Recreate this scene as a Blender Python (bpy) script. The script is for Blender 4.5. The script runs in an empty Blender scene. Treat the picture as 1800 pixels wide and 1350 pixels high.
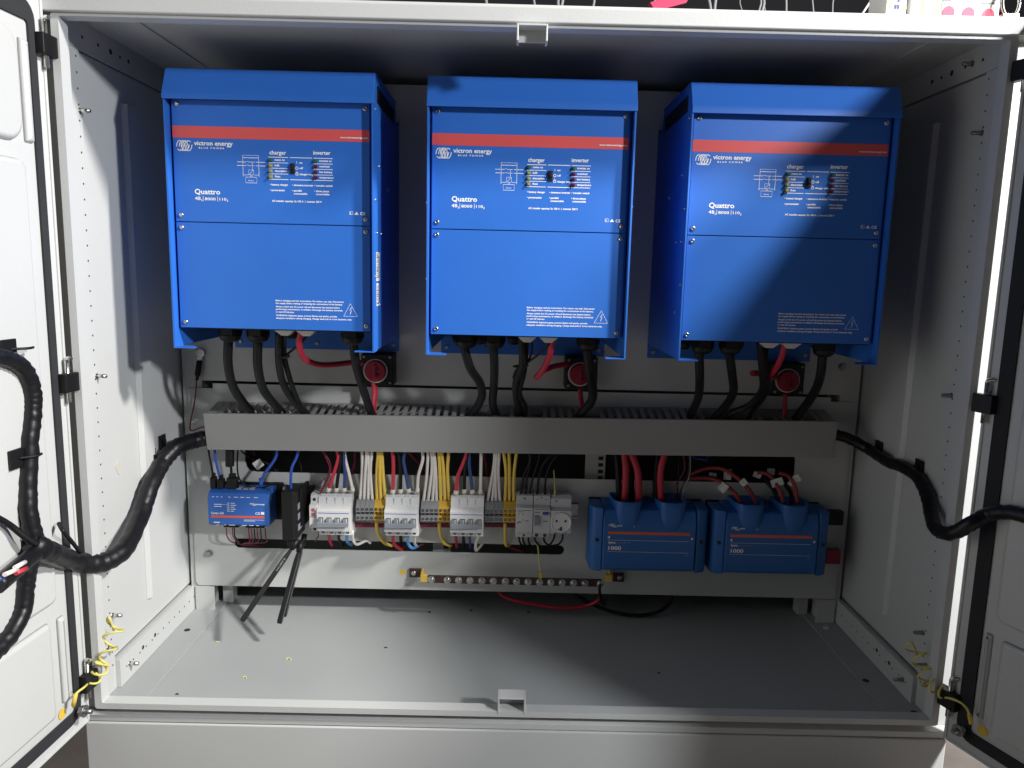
import bpy, bmesh, math, random
from mathutils import Vector, Matrix
random.seed(7)
C = bpy.context.scene.collection
SC = bpy.context.scene
ZG = 1241.0                      # mm from the ground up to the origin of the measured frame

# ------------------------------------------------------------------ camera
CAM = Vector((-30.02, -1602.98, -260.49)); TILT, ROLL, YAW, FPX = 0.1516, 0.0238, 0.0055, 1318.06
_ct, _st, _cy, _sy, _cr, _sr = (math.cos(TILT), math.sin(TILT), math.cos(YAW), math.sin(YAW), math.cos(ROLL), math.sin(ROLL))
FW = Vector((_sy*_ct, _cy*_ct, -_st)); _r0 = Vector((_cy, -_sy, 0)); _u0 = _r0.cross(FW)
RT = _r0*_cr + _u0*_sr; UP = _u0*_cr - _r0*_sr
cd = bpy.data.cameras.new('camera'); cam = bpy.data.objects.new('camera', cd); C.objects.link(cam)
cd.sensor_width = 36.0; cd.lens = 36.0*FPX/1800.0; cd.clip_start = 0.02; cd.clip_end = 60
m = Matrix((RT, UP, -FW)).transposed().to_4x4()
m.translation = Vector((CAM.x, CAM.y, CAM.z+ZG))/1000
cam.matrix_world = m
SC.camera = cam

# ------------------------------------------------------------------ light
w = bpy.data.worlds.new('World'); SC.world = w; w.use_nodes = True
bgn = w.node_tree.nodes['Background']; bgn.inputs[0].default_value = (0.80, 0.87, 1.0, 1); bgn.inputs[1].default_value = 0.021
def lamp(name, loc, target, size, power, col, shape='DISK', size_y=None):
    ld = bpy.data.lights.new(name, 'AREA'); ld.shape = shape; ld.size = size
    if size_y: ld.size_y = size_y
    ld.energy = power; ld.color = col
    o = bpy.data.objects.new(name, ld); C.objects.link(o)
    l = Vector(loc)+Vector((0, 0, ZG)); t = Vector(target)+Vector((0, 0, ZG))
    o.location = l/1000; o.rotation_euler = (t-l).to_track_quat('-Z', 'Y').to_euler()
    return o
lamp('workshop_lamp', (2088, -1317, 1471), (0, -250, -450), 0.27, 152, (1.0, 0.97, 0.93))
lamp('second_workshop_lamp', (2120, -2160, 650), (0, -250, -450), 0.20, 72, (0.95, 0.97, 1.0))
lamp('far_workshop_lamp', (-2600, 300, 1900), (-1100, -500, -1241), 0.5, 50, (1.0, 0.96, 0.9))
SC.view_settings.view_transform = 'Standard'; SC.view_settings.look = 'None'
SC.view_settings.exposure = 0; SC.view_settings.gamma = 1
SC.view_settings.use_curve_mapping = False

# ------------------------------------------------------------------ pixel helpers: a ray of the calibrated view met with a real plane
def ray(u, v): return FW + RT*((u-900)/FPX) - UP*((v-675)/FPX)
def W(u, v, y): d = ray(u, v); return CAM + d*((y-CAM.y)/d.y)
def WX(u, v, x): d = ray(u, v); return CAM + d*((x-CAM.x)/d.x)
def WZ(u, v, z): d = ray(u, v); return CAM + d*((z-CAM.z)/d.z)
DOOR = {'L': (Vector((-735, -415, 0)), Vector((-.067, -.998, 0)), Vector((1, -.067, 0)).normalized()),
        'R': (Vector((735, -415, 0)), Vector((.36, -.933, 0)), Vector((-.933, -.36, 0)).normalized())}
def WD(side, u, v, off=0):
    o, d, n = DOOR[side]; o = o + n*off; r = ray(u, v)
    return CAM + r*(((o-CAM).dot(n))/r.dot(n))

# ------------------------------------------------------------------ materials
def mat(name, col, rough=.5, metal=0.0, var=.04, vscale=6, bump=0.0, bscale=900, spec=.5, trans=0, emit=None, aniso=None, coat=0, alpha=1, spots=None):
    M = bpy.data.materials.new(name); M.use_nodes = True; nt = M.node_tree; b = nt.nodes['Principled BSDF']
    b.inputs['Roughness'].default_value = rough; b.inputs['Metallic'].default_value = metal
    b.inputs['Specular IOR Level'].default_value = spec; b.inputs['Coat Weight'].default_value = coat
    b.inputs['Transmission Weight'].default_value = trans
    tc = nt.nodes.new('ShaderNodeNewGeometry')
    c2 = None
    n = nt.nodes.new('ShaderNodeTexNoise'); n.inputs['Scale'].default_value = vscale; n.inputs['Detail'].default_value = 6
    nt.links.new(tc.outputs['Position'], n.inputs['Vector'])
    r = nt.nodes.new('ShaderNodeMapRange'); r.inputs[1].default_value = .3; r.inputs[2].default_value = .7
    r.inputs[3].default_value = 1-var; r.inputs[4].default_value = 1+var
    nt.links.new(n.outputs['Fac'], r.inputs[0])
    mx = nt.nodes.new('ShaderNodeVectorMath'); mx.operation = 'SCALE'; mx.inputs[0].default_value = col
    nt.links.new(r.outputs[0], mx.inputs['Scale'])
    out = mx.outputs[0]
    if spots:   # grime specks: (scale, threshold, colour)
        v = nt.nodes.new('ShaderNodeTexNoise'); v.inputs['Scale'].default_value = spots[0]; v.inputs['Detail'].default_value = 3
        nt.links.new(tc.outputs['Position'], v.inputs['Vector'])
        rr = nt.nodes.new('ShaderNodeMapRange'); rr.inputs[1].default_value = spots[1]; rr.inputs[2].default_value = spots[1]+.05
        nt.links.new(v.outputs['Fac'], rr.inputs[0])
        mm = nt.nodes.new('ShaderNodeMixRGB'); nt.links.new(rr.outputs[0], mm.inputs[0]); nt.links.new(out, mm.inputs[1]); mm.inputs[2].default_value = (*spots[2], 1)
        out = mm.outputs[0]
    nt.links.new(out, b.inputs['Base Color'])
    r2 = nt.nodes.new('ShaderNodeMapRange'); r2.inputs[3].default_value = max(.02, rough-.06); r2.inputs[4].default_value = min(1, rough+.06)
    nt.links.new(n.outputs['Fac'], r2.inputs[0]); nt.links.new(r2.outputs[0], b.inputs['Roughness'])
    if bump:
        n2 = nt.nodes.new('ShaderNodeTexNoise'); n2.inputs['Scale'].default_value = bscale; n2.inputs['Detail'].default_value = 2
        nt.links.new(tc.outputs['Position'], n2.inputs['Vector'])
        bp = nt.nodes.new('ShaderNodeBump'); bp.inputs['Strength'].default_value = bump; bp.inputs['Distance'].default_value = .0006
        nt.links.new(n2.outputs['Fac'], bp.inputs['Height']); nt.links.new(bp.outputs[0], b.inputs['Normal'])
    if emit: b.inputs['Emission Color'].default_value = (*emit, 1); b.inputs['Emission Strength'].default_value = 1
    return M
GREY = mat('grey_powder_coat', (.56, .57, .56), .38, var=.03, vscale=2.5, bump=.35, bscale=420)
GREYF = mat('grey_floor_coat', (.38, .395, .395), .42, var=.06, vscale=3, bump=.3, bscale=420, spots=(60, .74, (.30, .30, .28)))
PLATE = mat('plate_coat', (.55, .56, .54), .5, var=.04, vscale=3, bump=.3, bscale=500)
REAR = mat('rear_painted_shade', (.07, .072, .078), .55)  # deep shade behind the mounting plates, painted into the rear wall's colour
HOLE = mat('punched_hole', (.02, .02, .022), .8)
BLUE = mat('blue_powder_coat', (.024, .150, .58), .48, var=.04, vscale=5, bump=.3, bscale=600)
LYNX = mat('blue_plastic', (.018, .125, .40), .45, var=.04, bump=.3, bscale=900)
GXB = mat('blue_case', (.03, .13, .47), .4, var=.04)
WHITE = mat('white_print', (.93, .94, .96), .55)
RED = mat('red_stripe', (.74, .10, .10), .42)
ORANGE = mat('orange_stripe', (.72, .12, .05), .45)
BLACK = mat('black_plastic', (.008, .008, .009), .48, spec=.35, var=.1)
LOOM = mat('black_tape', (.008, .008, .010), .40, spec=.4, var=.2, vscale=30, bump=.8, bscale=90)
RUB = mat('black_cable', (.007, .0075, .009), .48, spec=.3, var=.15, vscale=30)
GASK = mat('gasket_foam', (.022, .023, .026), .85, var=.12, vscale=40, bump=.5, bscale=700)
DUCT = mat('duct_plastic', (.315, .31, .30), .5, var=.03, bump=.15, bscale=700)
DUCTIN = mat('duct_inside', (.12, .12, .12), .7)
STEEL = mat('zinc_steel', (.62, .61, .58), .28, 1.0, var=.15, vscale=60)
DSTEEL = mat('dull_steel', (.35, .35, .36), .4, 1.0, var=.15, vscale=60)
BRASS = mat('brown_busbar', (.075, .042, .036), .42, .3, var=.2, vscale=40)
REDK = mat('red_knob', (.30, .008, .03), .35, var=.06)
RCAB = mat('red_cable', (.46, .018, .045), .45, var=.1, vscale=20)
RWIRE = mat('red_wire', (.60, .04, .07), .4, var=.08, vscale=20)
DRED = mat('dark_red_wire', (.20, .012, .04), .45)
OCAB = mat('brick_red_cable', (.32, .035, .04), .45)
BWIRE = mat('navy_wire', (.035, .065, .22), .4)
LBLUE = mat('light_blue_wire', (.10, .33, .72), .4)
LAN = mat('network_blue', (.03, .10, .50), .4)
WWIRE = mat('white_wire', (.80, .75, .71), .45, var=.05, vscale=20)
YWIRE = mat('yellow_wire', (.85, .60, .10), .42, var=.08, vscale=20)
YGW = mat('earth_wire', (.70, .62, .16), .4, var=.15, vscale=60)
FERR = mat('cream_ferrule', (.78, .74, .62), .45)
MCBW = mat('breaker_white', (.76, .76, .75), .4, var=.03)
MCBL = mat('breaker_light_grey', (.60, .61, .62), .42)
MCBG = mat('toggle_grey', (.24, .26, .29), .4)
TERM = mat('terminal_grey', (.26, .265, .275), .45)
TERMY = mat('terminal_yellow', (.62, .38, .05), .45)
LABEL = mat('label_paper', (.72, .72, .70), .6)
CAP = mat('pale_cap', (.60, .60, .58), .5)
GROUND = mat('concrete_floor', (.15, .13, .12), .7, var=.2, vscale=9, bump=.5, bscale=120)
WALLM = mat('dark_wall', (.012, .012, .016), .9)
YEL = mat('earth_yellow', (.75, .50, .06), .5)
LEDG = mat('green_lens', (.015, .12, .07), .25); LEDY = mat('yellow_lens', (.28, .28, .09), .25); LEDR = mat('red_lens', (.10, .008, .02), .25)
PINK = mat('pink_film', (.50, .05, .12), .35); SKYP = mat('cyan_print', (.45, .80, .82), .5); PYEL = mat('pale_yellow_print', (.85, .80, .25), .5)
GRN = mat('green_wire', (.02, .10, .05), .5)
MIDB = mat('blue_button', (.03, .08, .40), .4)

# ------------------------------------------------------------------ mesh builders (mm)
def nb(): return bmesh.new()
def box(bm, x0, x1, y0, y1, z0, z1, mi=0):
    r = bmesh.ops.create_cube(bm, size=1)
    for v in r['verts']:
        v.co = Vector(((x0+x1)/2+v.co.x*(x1-x0), (y0+y1)/2+v.co.y*(y1-y0), (z0+z1)/2+v.co.z*(z1-z0)))
    for v in r['verts']:
        for f in v.link_faces: f.material_index = mi
    return r['verts']
def prism(bm, poly, a0, a1, axis='x', mi=0):
    """poly in the two other axes (x: (y,z); y: (x,z); z: (x,y)), extruded between a0 and a1"""
    def mk(p, a):
        return {'x': (a, p[0], p[1]), 'y': (p[0], a, p[1]), 'z': (p[0], p[1], a)}[axis]
    A = [bm.verts.new(mk(p, a0)) for p in poly]; B = [bm.verts.new(mk(p, a1)) for p in poly]
    n = len(poly); fs = [bm.faces.new(A), bm.faces.new(B[::-1])]
    for i in range(n): fs.append(bm.faces.new((A[i], B[i], B[(i+1) % n], A[(i+1) % n])))
    for f in fs: f.material_index = mi
    return A+B
def loft(bm, rings, mi=0, smooth=False, caps=True):
    R = [[bm.verts.new(p) for p in r] for r in rings]; n = len(R[0])
    for a, b in zip(R, R[1:]):
        for i in range(n):
            f = bm.faces.new((a[i], a[(i+1) % n], b[(i+1) % n], b[i])); f.material_index = mi; f.smooth = smooth
    if caps:
        for r, s in ((R[0], 1), (R[-1], -1)):
            f = bm.faces.new(r[::s]); f.material_index = mi
def cyl(bm, c, r, h, axis='y', n=16, mi=0, r2=None, smooth=True):
    """cylinder starting at c, running h along axis"""
    c = Vector(c); r2 = r if r2 is None else r2
    def pt(a, rr, t):
        x, y = math.cos(a)*rr, math.sin(a)*rr
        return c + {'x': Vector((t, x, y)), 'y': Vector((x, t, y)), 'z': Vector((x, y, t))}[axis]
    A = [bm.verts.new(pt(2*math.pi*i/n, r, 0)) for i in range(n)]; B = [bm.verts.new(pt(2*math.pi*i/n, r2, h)) for i in range(n)]
    f = bm.faces.new(A); f.material_index = mi; f = bm.faces.new(B[::-1]); f.material_index = mi
    for i in range(n):
        f = bm.faces.new((A[i], B[i], B[(i+1) % n], A[(i+1) % n])); f.material_index = mi; f.smooth = smooth
def rpoly(x0, x1, z0, z1, r, n=5):
    P = []
    for cx, cz, a0 in ((x1-r, z1-r, 0), (x0+r, z1-r, 90), (x0+r, z0+r, 180), (x1-r, z0+r, 270)):
        for k in range(n+1):
            a = math.radians(a0+90*k/n); P.append((cx+r*math.cos(a), cz+r*math.sin(a)))
    return P
def sheet(bm, outer, holes, a0, a1, axis='y', mi=0):
    """a flat plate with holes cut through it"""
    cu = bpy.data.curves.new('tmp', 'CURVE'); cu.dimensions = '2D'; cu.fill_mode = 'BOTH'
    for loop in [outer]+holes:
        s = cu.splines.new('POLY'); s.points.add(len(loop)-1); s.use_cyclic_u = True
        for p, q in zip(s.points, loop): p.co = (q[0], q[1], 0, 1)
    cu.extrude = abs(a1-a0)/2; o = bpy.data.objects.new('tmp', cu)
    me = bpy.data.meshes.new_from_object(o); mid = (a0+a1)/2
    vs = [v.co.copy() for v in me.vertices]; idx = []
    for co in vs:
        p = {'y': (co.x, mid+co.z, co.y), 'x': (mid+co.z, co.x, co.y), 'z': (co.x, co.y, mid+co.z)}[axis]
        idx.append(bm.verts.new(p))
    for f in me.polygons:
        try: g = bm.faces.new([idx[i] for i in f.vertices]); g.material_index = mi
        except ValueError: pass
    bpy.data.objects.remove(o); bpy.data.curves.remove(cu); bpy.data.meshes.remove(me)
def spline(pts, k=6):
    P = [Vector(p) for p in pts]; P = [P[0]*2-P[1]]+P+[P[-1]*2-P[-2]]; out = []
    for i in range(1, len(P)-2):
        a, b, c, d = P[i-1:i+3]
        for j in range(k):
            t = j/k
            out.append(.5*((2*b)+(c-a)*t+(2*a-5*b+4*c-d)*t*t+(3*b-a-3*c+d)*t**3))
    out.append(P[-2]); return out
def tube(bm, pts, r, n=10, k=6, mi=0, flat=1.0, wob=0, smooth=True):
    P = spline(pts, k) if k > 1 else [Vector(p) for p in pts]
    t = (P[1]-P[0]).normalized(); u = t.orthogonal().normalized(); rings = []
    for i, p in enumerate(P):
        t = (P[min(i+1, len(P)-1)]-P[max(i-1, 0)]).normalized()
        u = (u-t*u.dot(t)).normalized(); v = t.cross(u)
        rr = (r[0]+(r[1]-r[0])*i/(len(P)-1)) if isinstance(r, tuple) else r
        if wob: rr *= 1+wob*((i % 3)*.9-.9)+wob*random.uniform(-.5, .5); p = p+Vector((random.uniform(-1, 1), random.uniform(-1, 1), random.uniform(-1, 1)))*wob*18
        rings.append([p+(u*math.cos(2*math.pi*j/n)+v*math.sin(2*math.pi*j/n)*flat)*rr for j in range(n)])
    loft(bm, rings, mi, smooth)
def ribbon(bm, pts, wd, y, mi=0, cyclic=False, th=.4):
    """a printed line of width wd in the x-z plane"""
    P = [Vector((p[0], p[1])) for p in pts]; n = len(P); L = []; R = []
    for i in range(n):
        a = P[i-1] if (i > 0 or cyclic) else P[i]; b = P[(i+1) % n] if (i < n-1 or cyclic) else P[i]
        d = (b-a).normalized(); nn = Vector((-d.y, d.x))*wd/2
        L.append(P[i]+nn); R.append(P[i]-nn)
    for i in range(n if cyclic else n-1):
        j = (i+1) % n
        f = bm.faces.new([bm.verts.new((q.x, y, q.y)) for q in (L[i], L[j], R[j], R[i])]); f.material_index = mi
    return
_fc = {}
def txt(bm, s, x, z, cap, y, width=None, mi=0, align='L', rot=0, plane='y', bold=0):
    cu = bpy.data.curves.new('t', 'FONT'); cu.body = s; cu.size = cap/.729; cu.resolution_u = 2
    o = bpy.data.objects.new('t', cu); me = bpy.data.meshes.new_from_object(o)
    if not me.vertices: return
    xs = [v.co.x for v in me.vertices]; x0, x1 = min(xs), max(xs); sx = (width/(x1-x0)) if width else 1
    off = 0 if align == 'L' else (-(x1-x0)*sx/2 if align == 'C' else -(x1-x0)*sx)
    for k, (dx, dz) in enumerate(((0, 0), (bold, 0), (bold/2, bold*.7)) if bold else ((0, 0),)):
        idx = [bm.verts.new((x+(v.co.x-x0)*sx+off+dx, y-.02*k, z+v.co.y+dz-bold*.35)) for v in me.vertices]
        for f in me.polygons:
            try: g = bm.faces.new([idx[i] for i in f.vertices]); g.material_index = mi
            except ValueError: pass
    bpy.data.objects.remove(o); bpy.data.curves.remove(cu); bpy.data.meshes.remove(me)

# ------------------------------------------------------------------ object helpers
def props(o, label=None, cat=None, group=None, kind=None):
    if label: o['label'] = label
    if cat: o['category'] = cat
    if group: o['group'] = group
    if kind: o['kind'] = kind
    return o
def obj(name, bm, mats, parent=None, bevel=0, local=False, seg=2):
    """link bm (world mm, or mm local to its thing when local) as one object"""
    if not isinstance(mats, (list, tuple)): mats = [mats]
    root = parent
    while root and root.parent: root = root.parent
    org = Vector((0, 0, -ZG))
    if root: org = Vector((0, 0, 0)) if local else Vector(root['org'])
    bmesh.ops.recalc_face_normals(bm, faces=bm.faces)
    if not root:      # a thing that is one mesh: origin at its base centre
        xs = [v.co.x for v in bm.verts]; ys = [v.co.y for v in bm.verts]; zs = [v.co.z for v in bm.verts]
        org = Vector(((min(xs)+max(xs))/2, (min(ys)+max(ys))/2, min(zs)))
    for v in bm.verts: v.co = (v.co-org)/1000
    me = bpy.data.meshes.new(name); bm.to_mesh(me); bm.free()
    for q in mats: me.materials.append(q)
    o = bpy.data.objects.new(name, me); C.objects.link(o)
    if parent: o.parent = parent
    else: o.location = (org+Vector((0, 0, ZG)))/1000
    if bevel:
        b = o.modifiers.new('bevel', 'BEVEL'); b.width = bevel/1000; b.segments = seg; b.limit_method = 'ANGLE'; b.angle_limit = .6
        if seg > 1:
            for p in me.polygons: p.use_smooth = True
            b.harden_normals = True
    return o
def thing(name, label, cat, loc, group=None):
    o = bpy.data.objects.new(name, None); C.objects.link(o); o.empty_display_size = .05
    o.location = (Vector(loc)+Vector((0, 0, ZG)))/1000; o['org'] = [float(a) for a in loc]
    return props(o, label, cat, group)
def copy_tree(o, parent=None):
    c = o.copy(); C.objects.link(c)
    if parent: c.parent = parent
    for ch in [q for q in o.children]: copy_tree(ch, c)
    return c
def screw(bm, x, y, z, r=4.6, mi=0, axis='y', sgn=-1):
    """a domed cross-head screw whose head sits on the plane"""
    c = Vector((x, y, z))
    rings = []
    for rr, h in ((r, 0), (r, .8), (r*.85, 1.9), (r*.5, 2.7), (r*.42, 1.9)):
        ring = []
        for i in range(12):
            a = 2*math.pi*i/12; p, q = math.cos(a)*rr, math.sin(a)*rr
            ring.append(c+(Vector((p, sgn*h, q)) if axis == 'y' else Vector((sgn*h, p, q))))
        rings.append(ring)
    loft(bm, rings, mi, True)
def hexbolt(bm, x, y, z, r=7, ax='y', sgn=-1, washer=True):
    if washer: cyl(bm, (x, y, z), r*1.35, sgn*1.6, ax, 20)
    cyl(bm, (x, y+sgn*1.6 if ax == 'y' else y, z) if ax == 'y' else (x+sgn*1.6, y, z), r, sgn*5, ax, 6, smooth=False)
ORD = ['first', 'second', 'third', 'fourth', 'fifth', 'sixth', 'seventh', 'eighth', 'ninth', 'tenth', 'eleventh', 'twelfth', 'thirteenth', 'fourteenth', 'fifteenth']

# ================================================================== the setting
bm = nb(); box(bm, -20000, 20000, -12000, 20000, -1261, -1241); props(obj('ground', bm, GROUND), kind='structure')
bm = nb(); box(bm, -9000, 9000, 2500, 2600, -1240.5, 5000); props(obj('wall', bm, WALLM), kind='structure')

# ================================================================== cabinet
cab = thing('electrical_cabinet', 'large light grey steel enclosure with both doors swung open around the blue units', 'cabinet', (0, 0, -ZG))
XI = 740.0
bm = nb()                                                            # outer skin
box(bm, -760, -752, -384, 198, -1052, 129); box(bm, 752, 760, -384, 198, -1052, 129)
box(bm, -752, 752, -384, 198, 127, 129.0); box(bm, -752, 752, 190, 198, -1052, 127)
obj('outer_shell', bm, GREY, cab, .8)
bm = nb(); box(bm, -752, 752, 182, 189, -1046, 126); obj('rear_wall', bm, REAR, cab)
bm = nb(); box(bm, -751, 751, -380, 181, 122, 126)
for s in (-1, 1): box(bm, min(s*640, s*667), max(s*640, s*667), -370, 55, 119.5, 122)
obj('ceiling_panel', bm, GREY, cab, .5)
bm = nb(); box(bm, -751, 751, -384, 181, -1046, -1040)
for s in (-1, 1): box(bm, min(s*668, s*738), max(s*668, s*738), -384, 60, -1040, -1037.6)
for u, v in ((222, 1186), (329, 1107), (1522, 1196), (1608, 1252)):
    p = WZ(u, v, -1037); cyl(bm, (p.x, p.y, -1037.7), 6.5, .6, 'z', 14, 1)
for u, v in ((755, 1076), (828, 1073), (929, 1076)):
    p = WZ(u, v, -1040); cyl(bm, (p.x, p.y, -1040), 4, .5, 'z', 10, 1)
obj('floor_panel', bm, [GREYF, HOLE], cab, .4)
# front frame: gutter, lip and roof edge
bm = nb()
sheet(bm, [(-760, -1052), (760, -1052), (760, 129), (-760, 129)], [[(-716, -1018), (716, -1018), (716, 99), (-716, 99)]], -388, -385)
obj('gutter_frame', bm, GREY, cab)
bm = nb()
sheet(bm, rpoly(-727, 727, -1024, 103, 5), [rpoly(-715, 715, -1013.5, 98.5, 3)], -411, -388.1)
obj('sealing_lip', bm, GREY, cab, 2.5, seg=3)
bm = nb()
prism(bm, [(-418, 103.2), (-418, 126), (-412, 131), (-384, 131), (-384, 103.2)], -772, 772, 'x')
obj('roof_edge', bm, GREY, cab, 2.5, seg=3)
bm = nb()
prism(bm, [(-389, -1052), (-403, -1052), (-403, -1041), (-389, -1036)], -760, 760, 'x')
obj('bottom_rail', bm, GREY, cab, 1)
bm = nb(); box(bm, -750, 750, -405, 70, -1241, -1053.5); obj('plinth', bm, GREY, cab, 3, seg=3)
# side linings: perforated strips, recessed panel with pressed rib, studs
for s, nm in ((-1, 'L'), (1, 'R')):
    bm = nb(); X = s*XI
    def sb(a, b, *r, mi=0): box(bm, min(s*a, s*b), max(s*a, s*b), *r, mi=mi)
    sb(XI, XI+3, -322, 181, -979, 73)
    ribs = [(-184, -136, 8)] if s < 0 else [(-190, -164, 8)]
    for y0, y1, h in ribs:
        prism(bm, [(s*XI, y0-5), (s*(XI-h), y0+4), (s*(XI-h), y1-4), (s*XI, y1+5)], -928, 20, 'z')
    if s > 0: pass
    obj('side_lining', bm, GREY, cab, 1.2)
    bm = nb()
    sb(XI-4, XI+4, -384, 181, 75, 122)                       # top strip
    sb(XI-4, XI+4, -384, -322.5, -1037, 74.5)               # front strip
    sb(XI-12, XI+4, -322, 181, -1037, -984)                  # bottom rail
    def hole(y, z, r, x): 
        c = (s*(x), y, z); cyl(bm, c, r, -s*.5, 'x', 10, 1)
    for k in range(43): hole(-332, 62-25*k, 1.8, XI-4)
    for k in range(15): hole(-300+25*k, -1008, 1.8, XI-12)
    for k in (3, 5): hole(-312+25*k, -1004, 4.2, XI-12)
    for y, z, r in ((-310, 97, 3), (-262, 98, 3), (-222, 98, 5), (-190, 98, 3), (-160, 98, 4)): hole(y, z, r, XI-4)
    obj('perforated_strip', bm, [GREY, HOLE], cab, .6)
    for (y, z) in [(-330, -22), (-328, -458), (-324, -896), (-290, -1008)] + ([(-282, 98)] if s > 0 else []) + [(-345, -948)]:
        bm = nb(); x = XI-4 if z > -980 else XI-12; cyl(bm, (s*x, y, z), 3.6, -s*16, 'x', 12); cyl(bm, (s*(x-16), y, z), 3.6, -s*1.5, 'x', 12, r2=2.4); cyl(bm, (s*x, y, z), 4.8, -s*1, 'x', 12)
        obj('stud', bm, STEEL if s < 0 else DSTEEL, cab)
# catch brackets in the middle of the lip
bm = nb()
for a in (-29, 14): box(bm, a, a+3, -432, -404, 74, 98.4)
box(bm, -26, 14, -407, -404, 78, 98.4); box(bm, -26, 14, -432, -407, 95.2, 98.3); obj('catch_bracket', bm, GREY, cab, .8)
bm = nb()
for a in (-35, 10): box(bm, a, a+3, -412, -384, -1018, -988)
box(bm, -32, 10, -412, -384, -991, -988); box(bm, -32, 10, -386, -384, -1018, -991.2); obj('catch_bracket', bm, GREY, cab, .8)

# doors
for s, side in ((-1, 'L'), (1, 'R')):
    o_, d_, n_ = DOOR[side]
    def D(u, off, z): p = o_+d_*u+n_*off; return Vector((p.x, p.y, z))
    def dbox(bm, u0, u1, f0, f1, z0, z1, mi=0):
        vs = box(bm, u0, u1, f0, f1, z0, z1, mi)
        for v in vs: v.co = D(v.co.x, v.co.y, v.co.z)
    def dsheet(bm, outer, holes, f0, f1):
        n0 = len(bm.verts); sheet(bm, outer, holes, f0, f1, 'y'); bm.verts.ensure_lookup_table()
        for v in bm.verts[n0:]: v.co = D(v.co.x, v.co.y, v.co.z)
    bm = nb(); dbox(bm, 6, 745, -24, 0, -1041, 128)
    dbox(bm, 3, 8, -24, 3, -1041, 128); dbox(bm, 3, 745, -24, 3, -1041, -1036)
    door = obj('door', bm, GREY, cab, 1.5); door['label'] = 'left door swung open square to the cabinet' if s < 0 else 'right door swung open wide, its inside in shade'
    bm = nb(); dsheet(bm, rpoly(24 if s < 0 else 24, 739, -1021, 109, 28), [rpoly(39 if s < 0 else 48, 720, -1001, 78 if s < 0 else 88, 6)], .2, 3.5)
    obj('gasket', bm, GASK, door, 2)
    bm = nb()
    def pan(u0, u1, z0, z1, r, h):
        for k, (i, f) in enumerate(((0, 0.2), (2, h*.5), (5, h))): pass
        n0 = len(bm.verts)
        rr = [[D(a, hh, b) for a, b in rpoly(u0+i, u1-i, z0+i, z1-i, max(r-i*.5, 1))] for i, hh in ((0, .2), (3, h*.7), (7, h), (9, h))]
        loft(bm, rr, 0, True)
    if s < 0:
        pan(66, 640, -797, -120, 14, 9); pan(50, 66, -973, -826, 3, 7); pan(84, 640, -985, -822, 8, 7); pan(42, 60, -95, 50, 3, 8); pan(66, 640, -98, 60, 30, 9)
    else:
        pan(64, 640, -797, -120, 14, -6) if False else pan(66, 640, -797, -120, 14, 8); pan(54, 66, -970, -822, 2, 6); pan(80, 640, -985, -822, 8, 6); pan(50, 640, -98, 60, 12, 8)
    obj('stiffening_panel', bm, GREY, door)
    for z in ((52, -454, -963) if s < 0 else (52, -454, -963)):
        bm = nb(); dbox(bm, -6, 27, 3, 17, z-15, z+15); dbox(bm, -14, -4, -6, 8, z-13, z+13)
        h = obj('hinge', bm, BLACK, door, 1.5)
        bm = nb(); c = D(10, 8, z)
        cyl(bm, c+Vector((0, 0, -32)), 3.6, 66, 'z', 10); tube(bm, [c+Vector((0, 0, 30)), c+Vector((0, 0, 36)), c+Vector((4, -2, 39)), c+Vector((10, -4, 38))], 3.2, 8, 4)
        obj('hinge_pin', bm, STEEL, h)
    bm = nb(); c = D(40, 10, -1000); t = n_
    tube(bm, [c, c+t*22], 4, 10, 1); tube(bm, [c+t*2, c+t*8], 9, 6, 1, smooth=False); tube(bm, [c+t*9, c+t*11], 10, 14, 1)
    obj('earth_bolt', bm, DSTEEL, door)
    bm = nb(); cc = [D(68+9*math.cos(a), 1.2, -988+9*math.sin(a)) for a in [2*math.pi*k/18 for k in range(18)]]
    bm.faces.new([bm.verts.new(p) for p in cc]); obj('earth_sticker', bm, YEL, door)

# mounting plates (part of the cabinet)
for s in (-1, 1):
    rail = nb(); box(rail, min(s*734, s*692), max(s*734, s*692), 3.5, 50, -1038, 106)
    box(rail, min(s*724, s*682), max(s*724, s*682), -.5, 3.6, -1039, -983)
    obj('upright_rail', rail, PLATE, cab, .8)
    rail = nb(); box(rail, min(s*678, s*655), max(s*678, s*655), 40, 68, -1039, -700); obj('rear_brace', rail, PLATE, cab, .8)
bm = nb(); sheet(bm, [(-706, -513), (706, -513), (706, 106), (-706, 106)], [], 0, 3); up = obj('upper_mounting_plate', bm, PLATE, cab, .5)
bm = nb(); low = [(-700, -980), (722, -980), (722, -528), (672, -528), (672, -519), (-668, -519), (-668, -530), (-722, -530), (-722, -972), (-716, -980)]
sheet(bm, low, [rpoly(-603, 606, -714, -640, 24), rpoly(-632, 104, -890, -868, 10)], 0, 3)
for u, v in ((1042, 881), (551, 867)): p = W(u, v, -.3); cyl(bm, (p.x, -.1, p.z), 3.2, -.4, 'y', 10, 1)
lowp = obj('lower_mounting_plate', bm, [PLATE, HOLE], cab, .5)
for (u, v) in ((353, 620), (1481, 645), (367, 973)):
    p = W(u, v, -2); bm = nb(); hexbolt(bm, p.x, -.2, p.z, 6.5); obj('hex_bolt', bm, DSTEEL, up if v < 900 else lowp)
for x0, x1, z0, z1, sq in ((147, 192, -760, -600, 1), (-192, -152, -930, -830, 1)):
    bm = nb(); box(bm, x0, x1, 28, 31, z0, z1)
    z = z0+8
    while z < z1-8: box(bm, x1-16, x1-5, 27.3, 27.9, z, z+8, 1); z += 15
    obj('perforated_rear_rail', bm, [PLATE, HOLE], lowp)

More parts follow.
